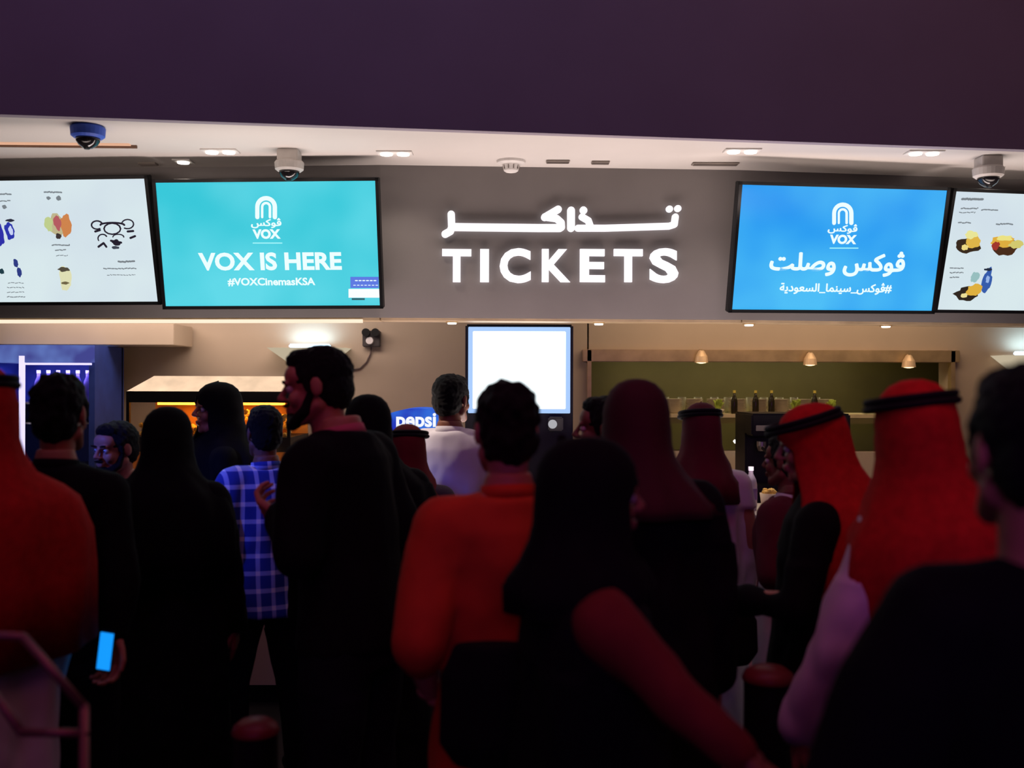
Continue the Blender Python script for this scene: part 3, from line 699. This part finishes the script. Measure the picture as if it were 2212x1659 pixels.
# counter items by the right crowd
ct = 1.01
c = W(1622, 1100, 5.6)
t = thing('water_bottle', 'clear tapering plastic bottle on the counter behind the thobe wearer', 'bottle', (c.x, 5.6, ct))
obj('bottle_body', lathe(bmesh.new(), [(.03, 0), (.034, .02), (.034, .14), (.028, .17), (.013, .2), (.012, .22)], n=18), mat('bottle_clear', (210, 195, 215), .25, trans=.3), t, smooth=True)
obj('cap', lathe(bmesh.new(), [(.015, .218), (.015, .24)], n=14), mat('cap_white', (230, 230, 255)), t)
obj('label_band', lathe(bmesh.new(), [(.0355, .06), (.0355, .12)], n=18), mat('band_violet', (120, 90, 150), .5), t)
c = W(1654, 1075, 5.62)
t = thing('paper_cup', 'warm-lit paper popcorn tub on the counter right of the bottle', 'tub', (c.x, 5.55, ct))
obj('tub', lathe(bmesh.new(), [(.036, 0), (.05, .1), (.046, .1), (.033, .006)], n=20), mat('tub_paper', (235, 215, 180), .7), t, smooth=True)
bm = bmesh.new()
for q in range(40):
    a = rnd.uniform(0, 2*PI); r_ = .036*math.sqrt(rnd.random()); bmesh.ops.create_icosphere(bm, subdivisions=1, radius=.011, matrix=Matrix.Translation((r_*math.cos(a), r_*math.sin(a), .1+rnd.random()*.018)))
tag(obj('popcorn', bm, mat('popcorn', (250, 205, 110)), t), kind='stuff')
light('counter_task', 'SPOT', (W(1635, 1000, 5.6).x, 5.85, 2.0), (W(1635, 1000, 5.6).x, 5.6, 1.0), (1, .85, .65), 7, .05, angle=34, blend=.6)
light('shirt_fill_spot', 'SPOT', (-1.3, 4.9, 2.9), (-.36, 4.98, 1.35), (1, .84, .70), 120, .05, angle=17, blend=.8)  # added spot that brightens the white shirt from the left

# ------------------------------------------------------------------ people
SKIN = mat('skin_tan', (176, 118, 92), .55, var=.06); SKIND = mat('skin_brown', (130, 82, 62), .55, var=.06)
HAIR = mat('hair_black', (16, 13, 14), .6, var=.3, scale=60, bump=.6, spec=.15)
EYEM = mat('eye_white', (200, 190, 185), .3)
def hand_bm(wrist, d, nrm, side, curl=.5, s=1.0):
    """palm, four fingers and thumb; d points to the fingertips, nrm out of the palm, side = +1 right / -1 left"""
    d = Vector(d).normalized(); n_ = Vector(nrm); n_ = (n_-d*n_.dot(d)).normalized(); x_ = d.cross(n_).normalized()
    R = Matrix((x_, d, n_)).transposed().to_4x4(); bm = bmesh.new()
    def P(x, y, z): return (x*s, y*s, z*s)
    limb(bm, [P(0, -.02, 0), P(0, .02, 0)], [.024*s, .026*s], 12)
    for i in range(4):
        x = (-.033+.022*i)
        limb(bm, [P(x*.55, .01, 0), P(x, .085, 0)], [.016*s, .0125*s], 10)
        Lf = (.036, .042, .039, .030)[i]*1.05; p = Vector((x, .09, 0)); a = 0
        pts = [P(*p)]
        for q in range(3):
            a += curl*(.55, .75, .55)[q]; l_ = Lf*(1.0, .72, .55)[q]
            p = p+Vector((x*.05*(1-q*.3), math.cos(a)*l_, math.sin(a)*l_)); pts.append(P(*p))
        limb(bm, pts, [.0098*s, .009*s, .0082*s, .0068*s], 8)
    tx = -.03 if side > 0 else .03; sg = -1 if side > 0 else 1
    limb(bm, [P(tx*.6, .018, .004), P(tx*1.5, .048, .014), P(tx*1.95, .078, .022), P(tx*1.9, .103, .028)], [.016*s, .012*s, .0105*s, .008*s], 8)
    me = remesh(bm, .0035*max(s, .9), 2); b = to_bm(me)
    xform(b, Matrix.Translation(wrist) @ R); return b
def head_bm():
    """chin at z=0, crown at .235, face towards +Y"""
    bm = bmesh.new()
    ell(bm, (0, -.012, .145), (.076, .097, .09)); ell(bm, (0, .03, .078), (.058, .058, .074)); ell(bm, (0, .06, .03), (.032, .03, .028))
    ell(bm, (0, .072, .018), (.02, .02, .017)); ell(bm, (0, .055, .155), (.06, .04, .045))
    for s in (-1, 1):
        ell(bm, (s*.034, .066, .085), (.024, .022, .026)); ell(bm, (s*.026, .087, .136), (.024, .01, .008))
        ell(bm, (s*.078, -.004, .112), (.009, .02, .031), Matrix.Rotation(s*.25, 4, 'Z')); ell(bm, (s*.012, .103, .088), (.009, .012, .008))
        limb(bm, [(s*.05, .0, .06), (s*.03, .055, .025)], [.026, .022], 10)
    limb(bm, [(0, .088, .132), (0, .104, .108), (0, .113, .094)], [.009, .0095, .012], 10)
    ell(bm, (0, .093, .060), (.024, .011, .0055)); ell(bm, (0, .091, .049), (.021, .011, .007))
    limb(bm, [(0, -.022, .06), (0, -.02, -.02), (0, -.028, -.09)], [.056, .054, .062], 18)
    b = to_bm(remesh(bm, .0052, 2)); return b
_HEAD = head_bm(); _HM = bpy.data.meshes.new('headtpl'); _HEAD.to_mesh(_HM); _HEAD.free()
NOM = 1.75
TORSO = [(0, 0, .80, .155, .11), (0, 0, .90, .172, .122), (0, 0, 1.0, .158, .112), (0, 0, 1.10, .145, .104), (0, .005, 1.22, .165, .115), (0, .005, 1.32, .178, .118), (0, -.005, 1.39, .175, .105), (0, -.012, 1.435, .135, .082), (0, -.02, 1.475, .075, .065), (0, -.025, 1.53, .058, .058)]
def person(label, px, D, H, yaw, garments, skin=SKIN, hair='short', arms=None, head=(0, 0, 0), lean=0, hx=0, hy=0, stance=0, shoe=True, group=None, vox=.012, wide=1.0, pz=None, extra=None):
    s = H/NOM; X = W(px, 829, D).x
    t = thing('person', label, 'person', (X, D, 0), yaw, group)
    S = Matrix.Diagonal((s*wide, s*(1+(wide-1)*.6), s, 1))
    Ln = Matrix.Translation((0, 0, .95)) @ Matrix.Rotation(lean, 4, 'X') @ Matrix.Translation((0, 0, -.95))
    def up(p): return Ln @ Vector(p)
    arms = arms or {}
    A = {}
    for sd, k in ((-1, 'l'), (1, 'r')):
        dflt = ((sd*.235, -.02, 1.13), (sd*.25, .06, .88), (0, .25, -1), (-sd, 0, 0), .5)
        A[sd] = arms.get(k, dflt)
    def build(inf, voxel, parts, secs=None, sl=1.0, smooth=3):
        bm = bmesh.new()
        if 'torso' in parts:
            sc = secs or TORSO
            b2 = loft(bmesh.new(), [(c[0], c[1], c[2], c[3]+inf, c[4]+inf) for c in sc])
            for v in b2.verts:
                if v.co.z > .95: v.co = Ln @ v.co
            join_into(bm, b2)
        for sd in (-1, 1):
            if 'arms' in parts and sl > 0:
                sh = up((sd*.172, -.005, 1.385)); el, wr = Vector(A[sd][0]), Vector(A[sd][1])
                el_, wr_ = el, wr
                if sl < 1.5:
                    e2 = sh.lerp(el_, min(1, sl*2)); limb(bm, [up((sd*.08, -.01, 1.40)), sh, sh.lerp(e2, .5), e2], [.058+inf, .062+inf, .052+inf, .043+inf])
                    if sl > .5:
                        w2 = el_.lerp(wr_, min(1, (sl-.5)*2)); limb(bm, [el_, el_.lerp(w2, .35), w2], [.043+inf, .042+inf, .028+inf*1.2])
            if 'legs' in parts:
                limb(bm, [(sd*.09, 0, .88), (sd*(.1+stance*.3), .01, .70), (sd*(.1+stance*.6), .015, .5)], [.088+inf, .078+inf, .058+inf], 16)
                limb(bm, [(sd*(.1+stance*.6), .015, .5), (sd*(.1+stance*.8), -.005, .36), (sd*(.1+stance), -.01, .12)], [.058+inf, .058+inf, .040+inf*1.4], 16)
        return remesh(bm, voxel, smooth)
    # body
    bb = to_bm(build(0, .011, ('torso', 'arms', 'legs')))
    for sd in (-1, 1):
        a = A[sd]; join_into(bb, hand_bm(a[1], a[2], a[3], sd, a[4]))
        if shoe: ell(bb, (sd*(.1+stance), .06, .05), (.04, .11, .045))
    hz = H/s-.235-.0
    HMx = Ln @ Matrix.Translation((hx, .012+hy, hz)) @ Matrix.Rotation(head[0], 4, 'Z') @ Matrix.Rotation(-head[1], 4, 'X') @ Matrix.Rotation(head[2], 4, 'Y')
    hb = bmesh.new(); hb.from_mesh(_HM); xform(hb, HMx); join_into(bb, hb)
    xform(bb, S); ob = obj('body', bb, skin, t, smooth=True)
    for sd in (-1, 1): obj('eye', xform(ell(bmesh.new(), (sd*.031, .079, .117), (.0125, .0125, .0125), u=12, v=8), S @ HMx), EYEM, t, smooth=True)
    for e_ in [c for c in t.children if c.name.startswith('eye')]:
        sd = -1 if sum((Vector(c) for c in e_.bound_box), Vector()).x < sum((S @ HMx @ Vector((0, .079, .117))).x for _ in range(8)) else 1
        obj('iris', xform(ell(bmesh.new(), (sd*.031, .0875, .117), (.0058, .0052, .0058), u=10, v=6), S @ HMx), mat('iris_dark', (22, 14, 10), .3), e_, smooth=True)
    # hair
    if hair in ('short', 'curly', 'bald'):
        hbm = bmesh.new()
        if hair != 'bald':
            ell(hbm, (0, -.02, .158), (.086, .102, .088)); ell(hbm, (0, -.045, .108), (.078, .072, .082)); ell(hbm, (0, .03, .205), (.06, .055, .035))
            for sd in (-1, 1): limb(hbm, [(sd*.07, .025, .15), (sd*.073, .022, .10)], [.014, .008], 8)
        else:
            ell(hbm, (0, -.04, .13), (.08, .075, .07))
        me = remesh(hbm, .006, 2)
        am = .012 if hair == 'curly' else .005
        f_ = 70 if hair == 'short' else 38; folds(me, am, f_, f_, 0)
        b = to_bm(me); xform(b, S @ HMx); obj('hair', b, HAIR, t, smooth=True)
    if hair == 'short' and extra == 'beard':
        bm = bmesh.new()
        limb(bm, [(-.066, .02, .09), (-.058, .04, .045), (-.03, .075, .018), (0, .087, .012), (.03, .075, .018), (.058, .04, .045), (.066, .02, .09)], [.012, .018, .02, .022, .02, .018, .012], 10)
        ell(bm, (0, .098, .07), (.03, .012, .007)); ell(bm, (0, .08, .03), (.03, .022, .02))
        me = remesh(bm, .005, 1); b = to_bm(me); xform(b, S @ HMx); obj('beard', b, HAIR, t, smooth=True)
        for sd in (-1, 1): obj('eyebrow', xform(ell(bmesh.new(), (sd*.03, .095, .141), (.022, .006, .005), Matrix.Rotation(-sd*.12, 4, 'Y'), 12, 6), S @ HMx), HAIR, t, smooth=True)
    # garments
    for gi, g in enumerate(garments):
        kind, m = g[0], g[1]; o_ = g[2] if len(g) > 2 else {}
        inf = o_.get('inf', .014+.004*gi); sl = o_.get('sleeve', .97); sd0 = o_.get('seed', len(label)+gi*7)
        if kind == 'shirt':
            zb = o_.get('hem', .84); k_ = o_.get('flare', .0)
            secs = [c for c in TORSO if c[2] > zb+.02 and c[2] < 1.49]; c0 = min(secs, key=lambda c: c[2])
            secs = [(0, 0, zb, c0[3]+.008+k_, c0[4]+.008+k_)]+secs
            me = build(inf, vox, ('torso', 'arms'), secs, sl); folds(me, .014, 7, 5, sd0); nm = o_.get('name', 'shirt')
        elif kind == 'trousers':
            bm = bmesh.new()
            loft(bm, [(0, 0, .78, .165+inf, .115+inf), (0, 0, .88, .176+inf, .126+inf), (0, 0, .93, .17+inf*.4, .122+inf*.4)])
            for sd in (-1, 1):
                limb(bm, [(sd*.09, 0, .86), (sd*(.1+stance*.3), .01, .70), (sd*(.1+stance*.6), .015, .5), (sd*(.1+stance*.8), -.005, .3), (sd*(.1+stance), -.005, .07)], [.095+inf, .085+inf, .066+inf, .062+inf, .058+inf], 16)
            me = remesh(bm, vox, 3); folds(me, .012, 7, 4, sd0, 0, .72); nm = 'trousers'
        elif kind in ('thobe', 'abaya'):
            fl = .0 if kind == 'thobe' else .04
            secs = [(0, 0, .06, .23+fl, .19+fl), (0, 0, .3, .22+fl*.8, .175+fl*.7), (0, 0, .6, .205+fl*.6, .155+fl*.5), (0, 0, .9, .195+fl*.4, .145+fl*.3), (0, 0, 1.1, .18+fl*.3, .13+fl*.2), (0, .0, 1.3, .185+fl*.15, .125), (0, -.005, 1.39, .178, .11), (0, -.012, 1.44, .135, .085), (0, -.02, 1.49, .072, .066)]
            me = build(inf if kind == 'thobe' else inf+.012, vox, ('torso', 'arms'), secs, sl)
            folds(me, .03 if kind == 'thobe' else .035, 8, 1.1, sd0, 0, 1.28); folds(me, .008, 8, 6, sd0+3); nm = kind
        b = to_bm(me); xform(b, S); obj(nm, b, m, t, smooth=True)
        if kind == 'shirt' and o_.get('collar', True):
            bm = bmesh.new()
            lathe(bm, [(.078, 0), (.072, .035), (.066, .035), (.07, 0)], (0, 0, 0), 24)
            xform(bm, S @ Ln @ Matrix.Translation((0, -.02, 1.462)) @ Matrix.Rotation(-.12, 4, 'X')); obj('collar', bm, o_.get('collar_mat', m), t, smooth=True)
    if shoe:
        for sd in (-1, 1):
            bm = bmesh.new(); ell(bm, (sd*(.1+stance), .055, .045), (.05, .13, .042)); ell(bm, (sd*(.1+stance), -.03, .06), (.045, .06, .055))
            me = remesh(bm, .009, 2); b = to_bm(me)
            for v in b.verts: v.co.z = max(v.co.z, .004)
            xform(b, S); obj('shoe', b, M_black, t, smooth=True)
    # head coverings
    def drape(m, name, drop=.42, spread=1.0, openang=48, foldamp=.05, front=False, nf=9, thick=.006):
        bm = bmesh.new(); rows = []
        prof = [(.252, .002), (.249, .03), (.238, .058), (.216, .082), (.186, .097), (.15, .104), (.11, .107), (.06, .110), (.02, .118), (-.03, .14), (-.075, .178), (-.11, .205), (-.2, .222), (-.3, .23)]
        prof = [q for q in prof if q[0] > -drop+.02]; prof.append((-drop, prof[-1][1]+.004))
        n = 64
        for (z, r) in prof:
            op = 0 if z > .165 else math.radians(openang)*min(1, (.165-z)/.05)
            if front and z < .02: op = op*max(0, 1-(.02-z)/.05)
            lowk = min(1, max(0, (.05-z)/.2)); row = []
            for k in range(n+1):
                a = op+(2*PI-2*op)*k/n; ca, sa = math.sin(a), math.cos(a)
                rr = (r+.016*lowk)*(1+foldamp*lowk*math.sin(nf*a+z*6)+foldamp*.5*noise.noise(Vector((a*2.2, z*6, len(label)))))
                ky = 1.12-.36*lowk; kx = .92+(.14*spread)*lowk
                yy = rr*sa*ky-.012-(.03*lowk)
                row.append(bm.verts.new((rr*ca*kx*(1 if lowk < .5 else spread), yy, z)))
            rows.append(row)
        for a_, b_ in zip(rows, rows[1:]):
            for k in range(n): bm.faces.new((a_[k], a_[k+1], b_[k+1], b_[k]))
        bmesh.ops.remove_doubles(bm, verts=bm.verts, dist=.0004)
        bmesh.ops.recalc_face_normals(bm, faces=bm.faces)
        bmesh.ops.solidify(bm, geom=bm.faces[:], thickness=thick)
        hx = HMx; xform(bm, S @ hx); return obj(name, bm, m, t, smooth=True)
    if hair and hair.startswith('ghutra'):
        _, m, kw = garments_head[label]; drape(m, 'headscarf', **kw)
        bm = bmesh.new()
        for dz, rr in ((0, .112), (.017, .108)):
            N1, N2 = 40, 10
            ring = [[bm.verts.new(((rr*.94+.009*math.cos(2*PI*j/N2))*math.cos(2*PI*i/N1), (rr*1.1+.009*math.cos(2*PI*j/N2))*math.sin(2*PI*i/N1)-.012, .187+dz+.009*math.sin(2*PI*j/N2))) for j in range(N2)] for i in range(N1)]
            for i in range(N1):
                for j in range(N2): bm.faces.new((ring[i][j], ring[(i+1) % N1][j], ring[(i+1) % N1][(j+1) % N2], ring[i][(j+1) % N2]))
        xform(bm, S @ HMx @ Matrix.Translation((0, 0, 0)) @ Matrix.Rotation(-.12, 4, 'X')); obj('headband_cord', bm, mat('cord_black', (10, 9, 10), .8), t, smooth=True)
    if hair == 'hijab':
        _, m, kw = garments_head.get(label, (0, BLACKC, {})); drape(m, 'headscarf', front=True, **kw)
    return t
BLACKC = mat('black_cloth', (13, 11, 14), .9, var=.2, scale=20, spec=.12)
REDG = mat('red_shemagh', (190, 40, 34), .9, var=.15, scale=40, spec=.1)
WHITE = mat('white_cotton', (212, 205, 208), .85, var=.04, spec=.15)
DENIM = mat('dark_trousers', (20, 19, 26), .9, spec=.1)
garments_head = {}
def reg(label, m, **kw): garments_head[label] = (0, m, kw); return label

# 1 far left: red shemagh over pale thobe
person(reg('person in red headscarf and pale thobe at left edge, back turned', REDG, drop=.50, spread=1.2, foldamp=.03), -58, 2.6, 1.735, 1.0, [('thobe', WHITE)], hair='ghutra', head=(0, -.05, 0))
# 2 dark haired person beside
person('dark-haired person in black holding blue phone, right of left-edge red headscarf', 128, 3.05, 1.72, .0, [('shirt', BLACKC), ('trousers', DENIM)], hair='curly', wide=.9,
       arms={'r': ((.235, -.06, 1.13), (.225, -.09, .99), (0, -.15, -1), (-.3, -1, 0), .9)})
# 3 face lit red
person('bearded face turned towards camera, between dark-haired person and black headscarf', 258, 4.2, 1.535, 2.75, [('shirt', mat('maroon_cotton', (96, 30, 44), .9), {'sleeve': .45}), ('trousers', DENIM)], hair='short', extra='beard', head=(-.1, .1, 0),
       arms={'r': ((.26, .02, 1.13), (.12, .24, 1.1), (-.5, .6, .4), (-.5, -.3, .5), .6)})
# 4 abaya
person(reg('person in black abaya and headscarf, back turned, left of plaid shirt', BLACKC, drop=.4, spread=1.05), 362, 3.7, 1.60, .05, [('abaya', BLACKC)], skin=SKIND, hair='hijab',
       arms={'l': ((-.29, -.02, 1.1), (-.36, .05, .86), (-.2, .4, -.9), (1, 0, 0), .9)})
# 5 blue lit face, headscarf
person(reg('person in black headscarf in profile before the glowing popcorn warmer', BLACKC, drop=.4), 474, 4.8, 1.69, 1.9, [('shirt', BLACKC, {'hem': .6}), ('trousers', DENIM)], hair='hijab', head=(.3, 0, 0))
# 6 plaid shirt
person('person in blue and white plaid shirt, partly behind the bearded man', 572, 4.3, 1.60, .6, [('shirt', plaid_mat(), {'sleeve': .55, 'hem': .8, 'inf': .03}), ('trousers', DENIM)], hair='short', skin=SKIND, stance=.09, wide=.92)
# 7 bearded man in profile
person('tall bearded man in black jacket and pink collar, facing left in red light', 768, 3.25, 1.825, 1.15, [('shirt', mat('pink_cotton', (190, 90, 105), .85), {'inf': .01, 'collar': True}), ('shirt', BLACKC, {'inf': .03, 'name': 'jacket', 'collar': False}), ('trousers', DENIM)], hair='short', extra='beard', head=(.55, .02, 0), lean=-.13, hy=.04,
       arms={'l': ((-.25, .02, 1.14), (-.13, .17, 1.22), (.1, .9, .3), (.6, 0, .6), 1.1)})
# 8 headscarf
person(reg('person in black headscarf between bearded man and white shirt', BLACKC, drop=.42, spread=1.1), 795, 3.85, 1.645, .2, [('abaya', BLACKC)], hair='hijab')
# 9 small dark shemagh
person(reg('person in dark red headscarf mostly hidden, left of white shirt', mat('dark_shemagh', (110, 22, 30), .9), drop=.3, spread=.8), 880, 4.45, 1.51, .1, [('thobe', mat('grey_cotton', (70, 60, 70), .9))], hair='ghutra')
# 10 white shirt
person('man in white shirt at the counter below the glowing lightbox', 975, 5.0, 1.74, -.25, [('shirt', WHITE, {'inf': .03, 'sleeve': .9}), ('trousers', DENIM)], hair='short', skin=SKIND, head=(-.25, 0, 0),
       arms={'l': ((-.27, .1, 1.2), (-.2, .28, 1.14), (0, 1, 0), (0, 0, -1), .4), 'r': ((.27, .1, 1.2), (.2, .28, 1.14), (0, 1, 0), (0, 0, -1), .4)})
# 11 red shirt
person('man in red-lit shirt at picture centre, back to camera, hand on hip', 1095, 2.5, 1.70, .25, [('trousers', DENIM), ('shirt', mat('orange_cotton', (190, 62, 26), .85), {'inf': .026, 'sleeve': .62, 'hem': .78})], hair='curly', wide=.95,
       arms={'l': ((-.25, -.07, 1.13), (-.19, .09, .96), (.6, .6, -.4), (1, 0, 0), .5)})
# 12 face in profile
person('dark profile facing left beside the pass window frame, behind large headscarf', 1312, 3.7, 1.65, 1.45, [('shirt', BLACKC), ('trousers', DENIM)], hair='short', skin=SKIND)
# 13 large headscarf figure
person(reg('large figure in dark headscarf and black abaya right of centre', mat('plum_scarf', (62, 20, 26), .85), drop=.14, spread=1.0), 1375, 2.9, 1.70, .05, [('abaya', BLACKC)], hair='hijab', wide=1.02)
# 14 thobe with shemagh
person(reg('person in dark shemagh and violet-lit thobe left of the counter bottle', mat('wine_shemagh', (92, 22, 34), .9), drop=.2, spread=.8), 1524, 4.3, 1.61, .15, [('thobe', WHITE)], hair='ghutra', hx=-.02, wide=.9)
# 15 red shemagh and black
person(reg('person in red shemagh with black cord and black robe, facing left', REDG, drop=.45, spread=.95), 1775, 3.1, 1.63, 1.2, [('thobe', BLACKC)], hair='ghutra', head=(.2, .18, 0),
       arms={'l': ((-.25, .05, 1.15), (-.1, .3, 1.12), (.2, .9, .1), (0, 0, 1), .6)})
# 16 half hidden thobe
person('short person in maroon top and pale skirt half hidden by the black robe', 1702, 4.0, 1.5, .9, [('thobe', WHITE, {'inf': .006}), ('shirt', mat('maroon_cotton', (96, 30, 44)), {'inf': .035, 'hem': .95})], hair='short', skin=SKIND, wide=.88,
       arms={'l': ((-.25, -.03, 1.15), (-.12, -.2, 1.12), (.8, -.3, 0), (0, 0, 1), .5)})
# 17 big red shemagh
person(reg('man in bright red shemagh and pinkish thobe near right edge', REDG, drop=.36, spread=.86, foldamp=.03), 2090, 2.4, 1.70, -.2, [('thobe', WHITE, {'inf': .03})], hair='ghutra', head=(.15, -.05, -.12), hx=-.105,
       arms={'l': ((-.29, -.05, 1.12), (-.38, .03, .88), (-.2, .2, -1), (1, 0, 0), .5)})
# 18 right edge
person('large blurred dark-haired person in black at the right edge', 2292, 1.42, 1.725, .05, [('shirt', BLACKC, {'inf': .035}), ('trousers', DENIM)], hair='short', hx=-.035,
       arms={'l': ((-.32, -.03, 1.14), (-.3, .14, .98), (.2, .9, -.2), (1, 0, 0), .5)})
# 19 short person, arm reaching down right
person(reg('short person in black headscarf reaching a red-lit sleeve down to the right', BLACKC, drop=.13, spread=.85), 1268, 2.05, 1.58, -1.4, [('abaya', BLACKC, {'sleeve': .0}), ('shirt', mat('rust_knit', (110, 34, 28), .9), {'hem': 1.25, 'inf': .012, 'name': 'cardigan', 'collar': False})], hair='hijab', skin=SKIND,
       arms={'r': ((.30, .10, 1.27), (.36, .22, 1.17), (.3, .8, -.6), (0, 0, -1), .4)})

# ------------------------------------------------------------------ foreground objects
# phone held by the abaya wearer
c = W(228, 1405, 2.90)
t = thing('mobile_phone', 'phone with glowing blue screen held low by dark-haired person at left', 'phone', c, -.1)
obj('case', B((0, .004, 0), (.042, .008, .125), .003), M_black, t)
obj('screen', B((0, -.002, -.002), (.038, .004, .105)), emit('phone_blue', (20, 150, 255), 1.1), t)
t.rotation_euler = (0, .12, -.1)
# handrail
M_rail = mat('rail_metal', (150, 105, 100), .4, metal=.5)
t = thing('handrail', 'bent metal handrail frame in the bottom left corner', 'handrail', (0, 0, 0))
D = 1.95
def TP(*p): return [W(x, y, D+dy) for x, y, dy in p]
o0 = W(60, 1450, D); t.location = (o0.x, o0.y, 0)
def rel(pts): return [p-t.location for p in pts]
obj('top_rail', tube(bmesh.new(), rel(TP((-120, 1366, .1), (50, 1376, 0), (182, 1528, .0))), .0085, 12), M_rail, t, smooth=True)
obj('lower_rail', tube(bmesh.new(), rel(TP((-60, 1430, .1), (46, 1582, 0), (184, 1584, .0))), .0085, 12), M_rail, t, smooth=True)
p = rel(TP((182, 1528, 0)))[0]; obj('post', tube(bmesh.new(), [p, Vector((p.x, p.y, .02))], .009, 12), M_rail, t, smooth=True)
p = rel(TP((-90, 1366, .1)))[0]; obj('post', tube(bmesh.new(), [p, Vector((p.x, p.y, .02))], .009, 12), M_rail, t, smooth=True)
for x_, y_ in ((rel(TP((182, 1528, 0)))[0].x, 0), (p.x, p.y)): obj('floor_flange', lathe(bmesh.new(), [(.05, 0), (.05, .012), (.012, .02)], (x_, rel(TP((182, 1528, 0)))[0].y if y_ == 0 else y_, 0)), M_rail, t)
# queue posts
def qpost(px, py, D, r, label):
    c = W(px, py, D)
    t = thing('queue_post', label, 'queue barrier', (c.x, D, 0), 0, 'domed queue posts')
    obj('base', lathe(bmesh.new(), [(.17, 0), (.17, .015), (.05, .04)]), M_black, t)
    obj('pole', lathe(bmesh.new(), [(.035, .03), (.035, c.z-.26)]), M_black, t)
    obj('belt_housing', lathe(bmesh.new(), [(r*.7, c.z-.27), (r*.92, c.z-.25), (r*.92, c.z-.03)]), M_black, t)
    obj('domed_cap', lathe(bmesh.new(), [(r*.96, c.z-.03), (r, c.z-.024), (r*.9, c.z-.008), (r*.6, c.z+.006), (.005, c.z+.012)]), mat('cap_red_lit', (110, 36, 36), .45), t, smooth=True)  # red light on the dark cap is put into its base colour
qpost(552, 1560, 2.62, .062, 'queue post with red-lit domed cap at lower left centre')
qpost(1660, 1446, 2.7, .07, 'queue post with red-lit domed cap before the short maroon-topped person')
# bags
c = W(1040, 1500, 2.28)
t = thing('shoulder_bag', 'black shoulder bag at the hip of the man in red-lit shirt', 'bag', (c.x+.03, 2.26, c.z-.15))
bm = bmesh.new(); loft(bm, [(0, 0, 0, .09, .04), (0, 0, .05, .125, .055), (0, 0, .2, .12, .05), (0, 0, .27, .09, .035)])
obj('bag_body', remesh(bm, .008, 3), BLACKC, t)
obj('strap', tube(bmesh.new(), [(.06, 0, .25), (.13, .02, .55), (.15, .05, .72)], .011), BLACKC, t, smooth=True)
c = W(1562, 1350, 3.9)
t = thing('shoulder_bag', 'rounded black bag hanging beside the violet-lit thobe', 'bag', (c.x+.0, 3.86, c.z-.14))
bm = bmesh.new(); loft(bm, [(0, 0, 0, .09, .04), (0, 0, .05, .125, .06), (0, 0, .17, .12, .055), (0, 0, .25, .07, .03)])
obj('bag_body', remesh(bm, .008, 3), BLACKC, t)
obj('strap', tube(bmesh.new(), [(-.03, 0, .24), (-.015, .03, .4), (-.03, .08, .5)], .01), BLACKC, t, smooth=True)
bpy.data.meshes.remove(_HM)
